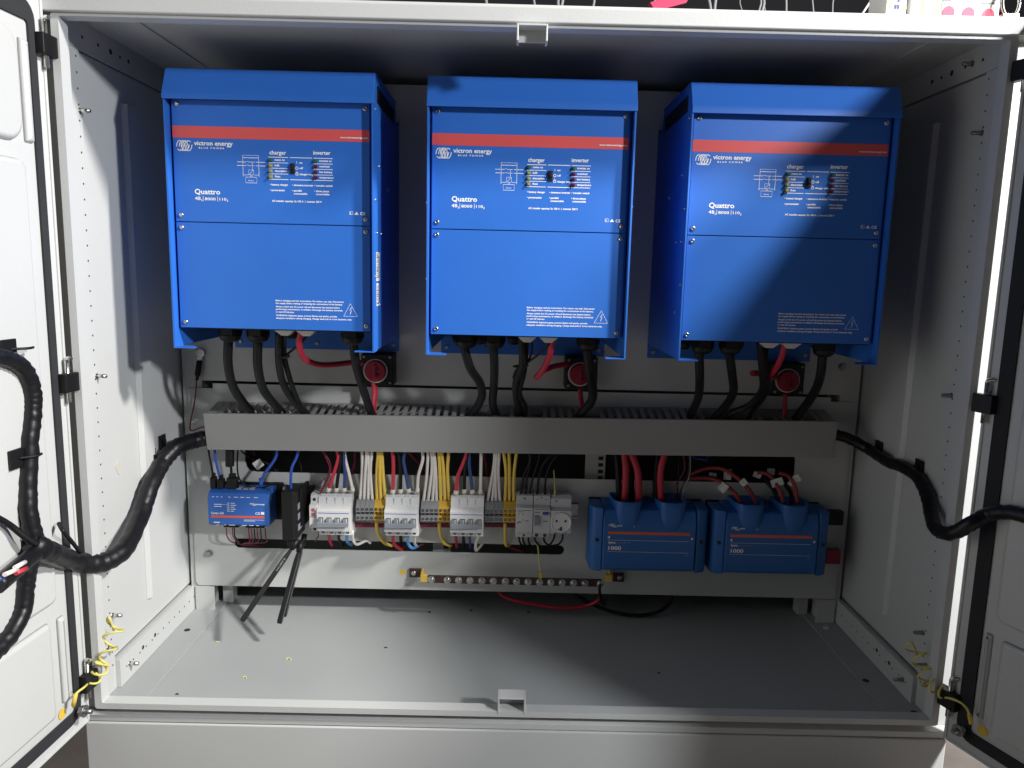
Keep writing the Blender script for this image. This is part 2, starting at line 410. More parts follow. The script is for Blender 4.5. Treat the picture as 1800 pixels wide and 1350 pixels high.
# ================================================================== inverter chargers
def inverter():
    root = thing('inverter_charger', 'blue wall-mounted power unit', 'power inverter', (0, 0, 0), 'blue inverter chargers in a row')
    P = lambda n, b, m_, bev=0, par=None, seg=2: obj(n, b, m_, par or root, bev, True, seg)
    bm = nb(); box(bm, -170, 170, -277, -20, -375, 44); P('body', bm, BLUE)
    for s in (-1, 1):
        bm = nb(); a, b = sorted((s*172.2, s*175))
        prof = [(-297, -410), (-297, 9), (-279, 55), (-52, 57), (-46, 22), (-4.5, 22), (-4.5, -410)]
        sheet(bm, prof, [[(-262, 14), (-262, 38), (-256, 44), (-60, 44), (-52, 38), (-52, 20), (-58, 14)]], a, b, 'x')
        t = [(s*175, -297), (s*140, -297), (s*140, -285), (s*152, -266), (s*175, -266)]
        prism(bm, t, -412, -410, 'z')
        box(bm, *sorted((s*171.9, s*171.5)), -258, -54, 14, 44, 1)
        sp = P('side_panel', bm, [BLUE, HOLE], .5)
        bm = nb()
        for y, z in ((-280, 0), (-250, -90), (-285, -150), (-270, -205), (-230, -205), (-250, -330), (-284, -280), (-150, -120)): screw(bm, s*175, y, z, 2.6, 0, 'x', s)
        P('side_screw', bm, STEEL, par=sp)
    bm = nb(); prism(bm, [(-300, 5), (-300, 14), (-298, 18), (-281, 57), (-277, 59), (-48, 61), (-48, 57.6), (-276, 55.6), (-279, 53), (-297.6, 12), (-297.6, 5)], -176, 176, 'x')
    P('hood', bm, BLUE, 1.0)
    bm = nb(); box(bm, -175, 175, -4, -1, -441, 30); rp = P('rear_flange', bm, BLUE, .6)
    bm = nb()
    for x in (-163, 0, 163): screw(bm, x, -4, -428, 5)
    P('flange_screw', bm, DSTEEL, par=rp)
    bm = nb(); box(bm, -168, 166, -281.6, -277.3, -193.6, 8); fp = P('control_panel', bm, BLUE, .5)
    bm = nb(); box(bm, -168, 166, -281.6, -277.3, -376.5, -195.2); lp = P('service_cover', bm, BLUE, .5)
    for par, rows in ((fp, (0, -183)), (lp, (-204, -367))):
        for z in rows:
            for x in (-159, 159): bm = nb(); screw(bm, x, -281.6, z, 4.4); P('screw', bm, STEEL, par=par)
    bm = nb(); box(bm, -167.8, 165.8, -282, -281.7, -54.5, -35); P('stripe', bm, RED, par=fp)
    Y = -282.0; bm = nb()                                            # printed lettering, upper panel
    txt(bm, 'www.victronenergy.com', 163, -49, 2.8, Y-.3, 47, align='R', bold=.4)
    for k in range(4):                                               # interleaved-loops emblem
        x = -161.5+4.6*k
        ribbon(bm, [(x, -69.5), (x+.6, -64.5), (x+2.8, -60.4), (x+6.5, -59.3), (x+10.5, -61.2)], 1.45, Y-.1)
        x = -150.6+4.6*k-1.5
        ribbon(bm, [(x-8, -73.2), (x-4.6, -75.8), (x-1, -75.6), (x+1.8, -71.5), (x+3, -65.8)], 1.45, Y-.12)
    ribbon(bm, [(-147.8+5.8*math.cos(a)-.6*math.sin(a)*2, -67.5+8.2*math.sin(a)) for a in [2*math.pi*k/20 for k in range(20)]], 1.4, Y-.14, cyclic=True)
    ribbon(bm, [(-149.5, -61.5), (-147.8, -67.5), (-145.8, -73.6)], 1.3, Y-.16)
    txt(bm, 'victron energy', -132, -66.2, 7.6, Y, 65, bold=.75); txt(bm, 'B L U E   P O W E R', -124, -71.8, 2.6, Y, 43, bold=.4)
    txt(bm, 'charger', -4.5, -78.4, 7.0, Y, 28, bold=.55); txt(bm, 'inverter', 70, -77, 7.0, Y, 29, bold=.55)
    for x0, x1 in ((-6, 27), (30, 68), (70.5, 103)):
        ribbon(bm, [(x0, -83), (x1, -83)], 1.0, Y); ribbon(bm, [(x0, -119.6), (x1, -119.6)], 1.0, Y)
    for z in (-92.2, -101.2, -110.6):
        ribbon(bm, [(-6, z), (27, z)], .85, Y); ribbon(bm, [(70.5, z), (103, z)], .85, Y)
    for i, (a, b) in enumerate((('mains on', 'inverter on'), ('bulk', 'overload'), ('absorption', 'low battery'), ('float', 'temperature'))):
        z = -88.6-9.2*i; txt(bm, a, 4, z, 3.3, Y, (17, 8, 20, 9)[i], bold=.4); txt(bm, b, 80, z, 3.3, Y, (21, 17, 22, 24)[i], bold=.4)
    txt(bm, 'on', 46, -92.5, 3.2, Y, 5, bold=.4); txt(bm, 'off', 46, -101.6, 3.2, Y, 6, bold=.4); txt(bm, 'charger only', 46, -111.6, 3.2, Y, 23, bold=.4)
    ribbon(bm, [(41.8, -89), (41.8, -93)], .8, Y)
    for z in (-100.2, -109.8): ribbon(bm, [(41.8+2.2*math.cos(a), z+2.2*math.sin(a)) for a in [k*math.pi/6 for k in range(12)]], .85, Y, cyclic=True)
    ribbon(bm, [(41.8, -109), (41.8, -105.6)], .8, Y-.1)
    for x, t1 in ((-5, 'battery charger'), (33, 'sinewave inverter'), (71, 'transfer switch')): txt(bm, '\u2022 '+t1, x, -129.8, 3.2, Y, (31, 36, 31)[(x > 0)+(x > 50)], bold=.4)
    txt(bm, '\u2022 powerassist', -5, -139, 3.2, Y, 25, bold=.4); txt(bm, '\u2022 parallel', 33, -139, 3.2, Y, 16, bold=.4); txt(bm, 'connectable', 35.5, -144, 3.2, Y, 23, bold=.4)
    txt(bm, '\u2022 three phase', 71, -139, 3.2, Y, 25, bold=.4); txt(bm, 'connectable', 73.5, -144, 3.2, Y, 23, bold=.4)
    txt(bm, 'AC transfer capacity: 2x 100 A  |  inverter 230 V', -2, -157, 3.2, Y, 85, bold=.4)
    txt(bm, 'Quattro', -134, -147, 8.8, Y, 43, bold=.75)
    txt(bm, '48', -134, -157.2, 6.0, Y, 9.5, bold=.4); txt(bm, '3', -123.7, -159, 3.6, Y, 2.2, bold=.2); ribbon(bm, [(-119.8, -150.5), (-119.8, -159)], .8, Y)
    txt(bm, '8000', -117.3, -157.2, 4.9, Y, 18.5, bold=.4); ribbon(bm, [(-95.0, -150.5), (-95.0, -159)], .8, Y)
    txt(bm, '110', -92, -157.2, 4.9, Y, 11.5, bold=.4); txt(bm, '3', -79.6, -159, 3.6, Y, 2.2, bold=.2)
    # circuit diagram
    ribbon(bm, [(-50, -116), (-50, -81), (-23, -81), (-23, -116)], .7, Y); ribbon(bm, [(-50, -85), (-23, -85)], .9, Y)
    for z in (-92, -98):
        ribbon(bm, [(-60, z), (-44, z)], .8, Y); ribbon(bm, [(-43, z+1.4), (-39, z), (-30, z)], .6, Y); ribbon(bm, [(-28, z), (-12, z)], .8, Y)
    ribbon(bm, [(-34, -92), (-34, -105)], .6, Y); ribbon(bm, [(-40.5, -105), (-32, -105), (-32, -113), (-40.5, -113)], .6, Y, cyclic=True); ribbon(bm, [(-40, -112.6), (-32.5, -105.4)], .5, Y)
    ribbon(bm, [(-50, -113.4), (-41, -113.4)], .6, Y); ribbon(bm, [(-31, -113.4), (-23, -113.4)], .6, Y)
    ribbon(bm, [(-37.5, -113), (-37.5, -117)], .6, Y); ribbon(bm, [(-35, -113), (-35, -117)], .6, Y)
    ribbon(bm, [(-46, -117), (-27, -117), (-27, -126.5), (-46, -126.5)], .7, Y, cyclic=True); txt(bm, 'Battery', -41, -123.6, 2.2, Y, 9)
    ribbon(bm, [(131, -170.5), (136.5, -170.5), (136.5, -175.5), (131, -175.5)], .7, Y, cyclic=True); ribbon(bm, [(132.6, -172), (132.6, -174.6)], 1.4, Y)
    prism(bm, [(139, -175.5), (147, -175.5), (143, -170.5)], Y, Y+.3, 'y')
    txt(bm, 'CE', 149, -175.8, 5, Y, 9, bold=.55)
    P('lettering', bm, WHITE, par=fp)
    bm = nb()                                                         # printed lettering, lower panel
    L = ['Before charging read the instructions. For indoor use only. Disconnect', 'the supply before making or breaking the connections to the battery.',
         'Always switch the AC power off and disconnect the battery before', 'performing maintenance. In addition discharge the battery terminals', 'or wait 30 minutes.',
         'WARNING: Explosive gases, prevent flames and sparks, provide', 'adequate ventilation during charging. Charge lead-acid or Li-ion batteries only.']
    for s_, z, wd in zip(L, (-327, -331.6, -337.4, -342, -346.8, -352.8, -357.6), (119, 117, 112, 117, 32, 107, 133)): txt(bm, s_, 0, z, 2.75, Y, wd, bold=.32)
    ribbon(bm, [(131, -328.5), (143, -350.5), (119, -350.5)], 1.0, Y, cyclic=True)
    ribbon(bm, [(133, -335), (129.6, -340.5), (132.8, -340.0), (130.2, -347)], .9, Y)
    P('lettering', bm, WHITE, par=lp)
    for i in range(4):
        for x, ms in ((-2.5, (LEDG, LEDY, LEDY, LEDY)), (74, (LEDG, LEDR, LEDR, LEDR))):
            bm = nb(); z = -88-9.2*i
            prism(bm, [(x-3, z-2.8), (x+3, z-2.8), (x+3, z+2.8), (x-3, z+2.8)], -284.5, -281.6, 'y')
            cyl(bm, (x, -281.6, z), 2.4, -5, 'y', 10)
            P('indicator_light', bm, ms[i], .4, fp)
    bm = nb(); box(bm, 30.5, 38.5, -283.4, -281.6, -110, -92.5); box(bm, 32, 37, -287, -283.4, -103, -94); P('rocker_switch', bm, BLACK, .7, fp)
    bm = nb(); box(bm, -165, 165, -276, -22, -378.6, -375.4); P('bottom_plate', bm, BLACK)
    for x, y, r in ((-110, -205, 22), (-58, -205, 22), (118, -205, 22), (-88, -130, 17), (-128, -130, 15), (-20, -120, 15)):
        bm = nb(); cyl(bm, (x, y, -378), r, -17, 'z', 6, smooth=False); cyl(bm, (x, y, -395), r*.94, -9, 'z', 20, r2=r*.8); cyl(bm, (x, y, -404), r*.8, -4, 'z', 20, r2=r*.5)
        P('cable_gland', bm, BLACK, 1)
    for x in (3, 42):
        bm = nb(); loft(bm, [[(x+a*k, -236+b*k2, z) for a, b in ((-17, -14), (17, -14), (17, 14), (-17, 14))] for z, k, k2 in ((-378.8, 1, 1), (-382, .95, .9), (-391, .38, .5))])
        P('terminal_cover', bm, CAP, 1)
    return root
inv = inverter()
POS = [(0, 0, 'blue inverter charger in the middle of the row of three'), (-440.3, 1.8, 'blue inverter charger leftmost in the row, barcode stickers on its side'), (442.6, -.3, 'blue inverter charger rightmost in the row, crossed by a diagonal shadow')]
INV = []
for i, (x, z, lb) in enumerate(POS):
    r = inv if i == 0 else copy_tree(inv)
    r.location = (x/1000, 0, (z+ZG)/1000); r['label'] = lb; r['org'] = [x, 0.0, z]; INV.append(r)
bm = nb()                                                            # stickers on the side of the left unit
box(bm, 175.1, 175.4, -274, -240, -288, -238); box(bm, 175.1, 175.4, -272, -247, -332, -292)
random.seed(3)
for (ya, yb, za, zb) in ((-271, -258, -285, -241), (-269, -252, -329, -295)):
    z = za
    while z < zb: h = random.choice((.8, 1.2, 2)); box(bm, 175.4, 175.6, ya, yb, z, z+h, 1); z += h+random.choice((.8, 1.3, 2))
for y in (-254, -250, -246): box(bm, 175.4, 175.6, y, y+1.4, -284, -244, 1)
obj('rating_sticker', bm, [LABEL, BLACK], INV[1], 0, True)

# ================================================================== wiring duct
duct = thing('wiring_duct', 'long grey slotted wiring duct running under the three blue units', 'cable duct', (0, -4, -642))
SH = .0100
def shear(bm):
    for v in bm.verts: v.co.z += SH*v.co.x
YF = -72
bm = nb(); prism(bm, [(-661, -564), (659, -564), (655, -641), (-655, -641)], YF-2.5, YF, 'y'); box(bm, -659, 659, YF, YF+7, -566, -564); box(bm, -659, 659, YF, YF+8, -641, -639); shear(bm)
obj('cover', bm, DUCT, duct, 1.2)
GAPS = [(-620, -575), (-548, -505), (-480, -452), (-338, -308), (-100, -62), (-55, -22), (8, 48), (118, 165), (372, 420), (428, 485), (500, 535), (585, 620)]
holes = []; x = -642
xs = []
while x < 634:
    xs.append(x); x += 17.4
merged = []
for x in xs:
    x1 = x+8.4
    g = [g for g in GAPS if g[0] < x+4 < g[1]]
    if g and merged and merged[-1][2] is g[0]: merged[-1][1] = x1
    else: merged.append([x, x1, g[0] if g else None])
bm = nb()
holes = [rpoly(a, b, YF+10, -10, 3.6) for a, b, g in merged]
sheet(bm, [(-657, YF+1), (657, YF+1), (657, -5), (-657, -5)], holes, -569.4, -567.6, 'z')
for v in bm.verts: v.co.z += (v.co.y-YF)*.24
box(bm, -657, 657, -7, -4, -644, -556)
for i in range(-640, 640, 18):
    if i < -460 and random.random() < .7: tube(bm, [(i+2, YF+34, -556), (i+6, YF+16, -555), (i+12, YF+6, -558), (i+16, YF+3, -562)], 1.9, 6, 4, flat=.6)
shear(bm); obj('slotted_base', bm, DUCT, duct, 0)
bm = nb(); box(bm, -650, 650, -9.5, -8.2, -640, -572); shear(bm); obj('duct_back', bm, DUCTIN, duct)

# ================================================================== battery switches
def switch():
    r = thing('battery_switch', 'x', 'battery switch', (0, 0, 0), 'red battery isolator switches')
    bm = nb(); box(bm, -34, 34, -46, -.3, -34, 34); b = obj('housing', bm, BLACK, r, 3.5, True, 3)
    for x in (-27, 27):
        for z in (-27, 27): bm = nb(); screw(bm, x, -46, z, 3); obj('screw', bm, DSTEEL, b, 0, True)
    bm = nb(); cyl(bm, (-3, -46, -2), 25.5, -5, 'y', 32, 0); obj('dial_ring', bm, CAP, r, .8, True)
    bm = nb(); cyl(bm, (-3, -51, -2), 23.5, -8, 'y', 32, r2=21); box(bm, -6, 0, -62, -58.8, -17, 13); kn = obj('knob', bm, REDK, r, 1, True)
    bm = nb(); box(bm, -2, 4, -62.6, -62.1, -12, -6); cyl(bm, (1, -62.1, 2), 2.4, -.5, 'y', 12); obj('key_slot', bm, HOLE, kn, 0, True)
    return r
sw = switch()
for i, (u, v, lb) in enumerate(((663, 650, 'red round battery switch under the leftmost blue unit'), (1022, 656, 'red round battery switch under the middle blue unit'), (1386, 667, 'red round battery switch in shadow under the rightmost blue unit'))):
    r = sw if i == 0 else copy_tree(sw); p = W(u, v, -46)
    r.location = Vector((p.x, 0, p.z+ZG))/1000; r['label'] = lb; r['org'] = [p.x, 0.0, p.z]

# ================================================================== cables and wires
def pts(L):
    out = []
    for q in L: out.append(q if isinstance(q, Vector) else W(*q))
    return out
def wire(name, label, cat, L, r, m_, group=None, n=10, k=6, flat=1.0, wob=0, ferrule=None, mats=None, extra=None):
    bm = nb(); P = pts(L); tube(bm, P, r, n, k, 0, flat, wob)
    M = [m_]
    o = obj(name, bm, M, None); props(o, label, cat, group)
    if ferrule is not None:
        e = P[-1]; d = (P[-1]-P[-2]).normalized(); bm = nb(); tube(bm, [e-d*ferrule, e+d*2], r*1.35, 8, 1)
        f = obj('end_sleeve', bm, FERR, None); mw = f.location.copy(); f.parent = o; f.location = mw-o.location
    return o
which = ('leftmost', 'middle', 'rightmost')
AC = [
 # inverter, kind, path
 (0, 'first', [(402, 588, -205), (401, 640, -190), (410, 680, -140), (428, 708, -85), (445, 727, -55), (455, 745, -45)], 8.6),
 (0, 'second', [(454, 586, -205), (453, 640, -190), (462, 682, -140), (482, 710, -85), (497, 727, -55), (508, 745, -45)], 8.6),
 (0, 'third', [(620, 588, -205), (626, 640, -180), (637, 680, -120), (648, 712, -75), (653, 728, -55), (655, 745, -45)], 8.4),
 (1, 'first', [(811, 592, -205), (826, 645, -185), (843, 672, -140), (847, 695, -100), (838, 716, -70), (822, 736, -50), (818, 750, -42)], 8.4),
 (1, 'second', [(866, 592, -205), (869, 640, -185), (868, 680, -120), (866, 708, -80), (872, 728, -50), (876, 745, -42)], 8.4),
 (1, 'third', [(1030, 596, -205), (1036, 650, -180), (1042, 686, -130), (1039, 706, -90), (1022, 726, -60), (1012, 745, -42)], 9.2),
 (2, 'first', [(1228, 600, -205), (1230, 665, -180), (1227, 700, -120), (1215, 727, -60), (1210, 745, -45)], 8.4),
 (2, 'second', [(1279, 600, -205), (1287, 658, -180), (1289, 688, -130), (1277, 712, -85), (1258, 732, -55), (1250, 745, -45)], 8.4),
 (2, 'third', [(1448, 602, -205), (1441, 665, -180), (1424, 702, -120), (1401, 732, -60), (1393, 745, -45)], 8.6)]
for i, nth, L, r in AC:
    wire('power_cable', f'thick black power cable in the {nth} front gland of the {which[i]} blue unit', 'cable', L, r, RUB, 'black mains cables into the duct', 12)
BN = [(0, [(491, 584, -215), (490, 630, -190), (497, 672, -140), (515, 703, -90), (540, 728, -55), (548, 745, -45)], [(499, 584, -200), (500, 628, -170), (514, 680, -120), (528, 714, -70), (535, 740, -45)]),
      (1, [(917, 590, -215), (918, 640, -190), (907, 672, -150), (908, 700, -100), (914, 728, -55), (916, 745, -45)], [(925, 592, -200), (922, 650, -170), (913, 690, -120), (923, 715, -75), (921, 740, -45)]),
      (2, [(1336, 600, -215), (1340, 652, -190), (1340, 685, -150), (1318, 712, -100), (1285, 727, -65), (1268, 745, -45)], [(1342, 600, -200), (1349, 660, -170), (1344, 695, -130), (1325, 720, -75), (1312, 742, -45)])]
for i, A, B in BN:
    wire('control_cable', f'black sheathed cable behind the caps of the {which[i]} blue unit, front one of the pair', 'cable', A, 7.2, RUB, 'black cables tied in pairs', 10)
    wire('control_cable', f'thinner black cable bundled behind another under the {which[i]} blue unit', 'cable', B, 5.2, RUB, 'black cables tied in pairs', 10)
for i, L in ((0, [(502, 583, -230), (500, 610, -200), (498, 626, -185), (494, 640, -184)]), (0, [(545, 584, -235), (530, 602, -215), (508, 620, -190), (497, 628, -186)]),
             (1, [(935, 604, -230), (934, 622, -200), (925, 640, -182), (910, 655, -170)]), (1, [(966, 604, -235), (948, 622, -215), (926, 638, -190), (908, 650, -180), (902, 664, -160)]),
             (2, [(1352, 604, -230), (1348, 620, -200), (1344, 640, -180)])):
    wire('sensor_wire', f'thin black wire from the {"left" if L[0][0] in (502, 935, 1352) else "right"} pale cap under the {which[i]} blue unit', 'wire', L, 2.2, RUB, 'thin black sense wires', 8)
for i, (u, v, y) in enumerate(((497, 627, -189), (913, 644, -180))):
    c = W(u, v, y); bm = nb()
    tube(bm, [c+Vector((math.cos(a)*11, math.sin(a)*11, 0)) for a in [k*math.pi/5 for k in range(11)]], 1.5, 6, 2, flat=1.6); tube(bm, [c+Vector((9, -9, 0)), c+Vector((16, -14, 4))], 2.4, 6, 1)
    props(obj('cable_tie', bm, BLACK), f'black cable tie round the cable pair under the {which[i]} blue unit', 'cable tie', 'cable ties')
RC = [(0, [(529, 584, -235), (526, 606, -225), (533, 628, -200), (555, 640, -150), (585, 641, -90), (622, 637, -50), (640, 638, -42)], [(657, 672, -44), (659, 690, -44), (657, 708, -48), (656, 735, -50)]),
      (1, [(971, 596, -235), (965, 628, -215), (951, 655, -185), (943, 663, -160), (955, 652, -110), (975, 644, -70), (998, 640, -42)], [(1020, 682, -44), (1021, 700, -44), (1023, 715, -48), (1025, 738, -50)]),
      (2, [(1381, 600, -235), (1372, 632, -215), (1360, 652, -185), (1352, 660, -150), (1352, 663, -80), (1366, 663, -44)], [(1380, 692, -44), (1380, 710, -44), (1379, 730, -48), (1378, 745, -50)])]
for i, A, B in RC:
    wire('battery_cable', f'thick red battery cable from the {which[i]} blue unit bending to its switch', 'cable', A, 5.8, RCAB, 'red battery cables above the duct', 12)
    wire('battery_cable', f'flat red cable dropping from the {which[i]} red battery switch into the duct', 'cable', B, 7.0, RCAB, 'red battery cables above the duct', 12, flat=.5)
wire('battery_cable', 'short red cable stub left of the rightmost battery switch', 'cable', [(1352, 663, -60), (1335, 657, -60), (1322, 656, -70)], 6, RCAB, 'red battery cables above the duct', 12)
# earth lug at upper left of the plate
lug = thing('earth_lug_lead', 'ring lug with black heat-shrink sleeve and thin dark wire at upper left of the plate', 'wire', (-690, -3, -560))
bm = nb(); p = W(352, 621, -9); cyl(bm, (p.x, -8.5, p.z), 9, -1.2, 'y', 20); q = W(351, 634, -10); box(bm, q.x-5, q.x+5, -10, -8.6, q.z-7, q.z+8); obj('ring_lug', bm, STEEL, lug, .4)
bm = nb(); tube(bm, pts([(351, 634, -11), (349, 646, -13), (347, 660, -13)]), 6, 10, 4); tube(bm, pts([(348, 655, -13), (346, 668, -12)]), 3.4, 8, 4); obj('heat_shrink', bm, RUB, lug)
bm = nb(); tube(bm, pts([(346, 664, -12), (344, 690, -10), (341, 712, -9), (336, 735, -9), (334, 752, -12), (338, 757, -15), (352, 752, -30), (368, 748, -40)]), 1.6, 8, 6); obj('lead', bm, DRED, lug)

# looms to the doors
lw = [W(372, 768, -50), W(340, 775, -70), W(312, 785, -110), WX(286, 812, -718), WX(264, 855, -716), WX(247, 905, -714), W(218, 965, -345), W(176, 990, -392), W(125, 985, -440), WD('L', 80, 968, 32), WD('L', 55, 955, 26)]
wire('cable_loom', 'thick taped black loom sagging from the duct across the hinge to the left door', 'cable loom', lw, 16.5, LOOM, 'black cable looms', 16, 9, wob=.035)
wire('cable_loom', 'black taped loom arching over the left door above the junction', 'cable loom', [WD('L', -70, 640, 14), WD('L', -30, 628, 14), WD('L', 0, 627, 14), WD('L', 25, 636, 14), WD('L', 45, 655, 14), WD('L', 57, 690, 14), WD('L', 58, 720, 14), WD('L', 53, 770, 14), WD('L', 49, 840, 14), WD('L', 50, 895, 18), WD('L', 58, 935, 22), WD('L', 66, 962, 26)], 12.5, LOOM, 'black cable looms', 14, 8, wob=.035)
wire('cable_loom', 'black taped loom curving down the left door below the junction', 'cable loom', [WD('L', 64, 960, 24), WD('L', 52, 990, 20), WD('L', 45, 1030, 16), WD('L', 40, 1070, 15), WD('L', 22, 1110, 15), WD('L', -12, 1148, 15), WD('L', -60, 1180, 15)], 12.5, LOOM, 'black cable looms', 14, 8, wob=.035)
jn = thing('loom_branch', 'black taped cable branch at the left photo edge with white, red and blue cores showing', 'cable loom', WD('L', 45, 960, 30))
bm = nb(); tube(bm, [WD('L', 78, 962, 30), WD('L', 55, 978, 34), WD('L', 32, 998, 38), WD('L', -6, 1030, 44)], 12, 14, 6); obj('sheath', bm, LOOM, jn)
for a, b, m_, dz in (((26, 998), (44, 988), WWIRE, 8), ((28, 1008), (46, 999), RWIRE, 4), ((-4, 1020), (10, 1012), BWIRE, 4), ((8, 1010), (30, 1001), WWIRE, 9)):
    bm = nb(); tube(bm, [WD('L', *a, 52+dz), WD('L', *b, 48+dz)], 3.2, 8, 1); obj('exposed_core', bm, m_, jn)
wire('branch_cable', 'slim black cable joining the left door loom junction from the left edge', 'cable', [WD('L', -40, 895, 14), WD('L', -5, 910, 16), WD('L', 20, 925, 20), WD('L', 45, 945, 30), WD('L', 80, 966, 42), WD('L', 96, 972, 44)], 4.6, RUB, None, 10)
wire('cable_tie', 'long black cable tie tail anchored beside the left door seal above the loom', 'cable tie', [WD('L', 103, 920, 10), WD('L', 112, 935, 26), W(126, 952, -455), W(141, 971, -432)], 3.2, RUB, 'cable ties', 8)
rw = [W(1462, 762, -50), W(1495, 772, -65), WX(1530, 792, 722), WX(1560, 811, 725), WX(1590, 822, 727), WX(1614, 840, 726), WX(1630, 872, 724), WX(1637, 905, 714), WX(1646, 930, 703), W(1672, 938, -432), W(1704, 922, -455), WD('R', 1735, 905, 16), WD('R', 1768, 900, 14), WD('R', 1800, 906, 14), WD('R', 1850, 925, 14)]
wire('cable_loom', 'long black taped loom from the duct along the shaded right wall onto the right door', 'cable loom', rw, 11.5, LOOM, 'black cable looms', 14, 8, wob=.035)
# adhesive clips
def clip(c, ax, lb, sx=15):
    bm = nb()
    if ax == 'x': s = 1 if c.x < 0 else -1; box(bm, c.x, c.x+s*3.5, c.y-13, c.y+13, c.z-15, c.z+15); box(bm, c.x+s*3.5, c.x+s*8, c.y-5, c.y+5, c.z-5, c.z+5)
    o = obj('adhesive_clip', bm, BLACK, None, .8); props(o, lb, 'cable clip', 'black adhesive cable clips'); return o
for u, v, x, lb in ((284, 777, -738.5, 'black adhesive clip on the left wall nearest the duct'), (266, 803, -738.5, 'black adhesive clip on the left wall behind the thick loom'), (1546, 788, 738.5, 'black adhesive clip on the shaded right wall nearest the duct'), (1617, 822, 738.5, 'black adhesive clip on the shaded right wall nearer the lip')):
    clip(WX(u, v, x), 'x', lb)
for (u, v, lb) in ((30, 806, 'black square adhesive mount beside the vertical loom on the left door'), (14, 614, 'black square adhesive mount above the arched loom on the left door')):
    o_, d_, n_ = DOOR['L']; c = WD('L', u, v, 12); bm = nb()
    vs = box(bm, -15, 15, -2.2, 2.2, -14, 14)
    for q in vs: q.co = c+d_*q.co.x+n_*q.co.y+Vector((0, 0, q.co.z))
    tube(bm, [c+n_*2+d_*-2, c-d_*18+n_*16, c-d_*32+n_*14], 2.2, 6, 3)
    props(obj('adhesive_mount', bm, BLACK, None, .8), lb, 'cable clip', 'black adhesive cable clips')

# coiled earth straps
def coil(a, b, turns, rad, side):
    out = []; ax = (b-a).normalized(); u = ax.orthogonal().normalized(); v = ax.cross(u); N = int(turns*8)
    for i in range(N+1):
        t = i/N; ang = 2*math.pi*turns*t; out.append(a.lerp(b, t)+(u*math.cos(ang)+v*math.sin(ang))*rad*(1.25-.5*t))
    return out
for s, A, lb in ((-1, [WX(200, 1108, -712), WX(182, 1168, -703), W(160, 1204, -428)], 'bright yellow-green coiled earth strap between left wall stud and left door'),
                 (1, [WX(1612, 1150, 712), WX(1628, 1196, 706), W(1660, 1222, -428)], 'yellow-green coiled earth strap between shaded right wall stud and right door')):
    e = thing('coiled_earth_strap', lb, 'earth wire', A[0], 'coiled earth straps on the doors')
    L = [A[0]]+coil(A[0]+Vector((-s*10, -4, 22)), A[1], 2.5, 13, s)+coil(A[1], A[2], 2.2, 10, s)
    if s < 0: L += [WD('L', 148, 1208, 24), WD('L', 135, 1218, 22), WD('L', 130, 1228, 20), WD('L', 129, 1243, 18)]; E2 = [WD('L', 133, 1220, 21), WD('L', 129, 1240, 18)]; top = E2
    else: L += [WD('R', 1672, 1228, 26), WD('R', 1690, 1236, 24), WD('R', 1701, 1248, 22), WD('R', 1706, 1266, 20)]; top = [WD('R', 1704, 1256, 21), WD('R', 1707, 1272, 18)]
    bm = nb(); tube(bm, L, 1.9, 8, 3); obj('wire', bm, YGW, e)
    bm = nb(); tube(bm, top, 3.6, 8, 2); obj('crimp_sleeve', bm, YEL, e)

# ================================================================== DIN rail and devices
bm = nb()
ZR = lambda x: -806+.0155*(x+460)
box(bm, -470, 132, -4, -.2, -12, 12); box(bm, -470, 132, -7.5, -4, 12, 17); box(bm, -470, 132, -7.5, -4, -17, -12)
for v in bm.verts: v.co.z += -790+.0145*(v.co.x+160)
props(obj('din_rail', bm, DSTEEL, None, .5), 'zinc mounting rail carrying breakers and terminals, its end showing past the socket', 'mounting rail')

def breaker():
    r = thing('circuit_breaker', 'x', 'circuit breaker', (0, 0, 0), 'white four-pole circuit breakers')
    prof = [(-5, 0), (-44, 0), (-44, 12), (-62, 15), (-62, 60), (-58, 63), (-46, 66), (-44, 84), (-38, 90), (-5, 90)]
    bm = nb(); prism(bm, prof, 0, 71, 'x')
    for k in (1, 2, 3):
        x = 17.75*k; box(bm, x-.4, x+.4, -44.3, -43.9, .5, 12, 1); box(bm, x-.4, x+.4, -45.6, -43.9, 67, 84, 1)
    for k in range(4):
        x = 17.75*k; prism(bm, [(x+3, 84.5), (x+15, 84.5), (x+17, 89.6), (x+5, 89.6)], -42.5, -41.8, 'y', 2)
    body = obj('case', bm, [MCBW, MCBG, MCBL], r, .8, True)
    bm = nb(); box(bm, 2, 69, -62.4, -62.05, 54, 55.2); obj('blue_line', bm, MIDB, body, 0, True)
    bm = nb(); box(bm, 0.3, 70.7, -62.35, -62.05, 14.2, 24); obj('lower_band', bm, MCBL, body, .3, True)
    for k in range(4):
        x = 8.9+17.75*k; bm = nb()
        box(bm, x-7, x+1, -64.5, -62, 26, 43); box(bm, x-6.2, x+.2, -66.5, -64.5, 33, 41); obj('toggle', bm, MCBG, body, .7, True)
        bm = nb(); box(bm, x-5.6, x+4.6, -62.4, -62.05, 43.5, 45, 0); box(bm, x+3.4, x+4.8, -62.4, -62.05, 28, 45); obj('toggle_slot', bm, HOLE, body, 0, True)
        bm = nb()
        for z in (6.6, 75): cyl(bm, (x, -44.05, z), 3.7, -.5, 'y', 14, 0); cyl(bm, (x, -44.5, z), 2.2, -.3, 'y', 8, 1)
        obj('screw_well', bm, [HOLE, DSTEEL], body, 0, True)
    bm = nb(); prism(bm, [(1.5, 36), (1.5, 25), (69, 27), (69, 36)], -72, -66.5, 'y'); obj('toggle_bar', bm, MCBG, body, 1.2, True)
    return r
bk = breaker(); BX = []
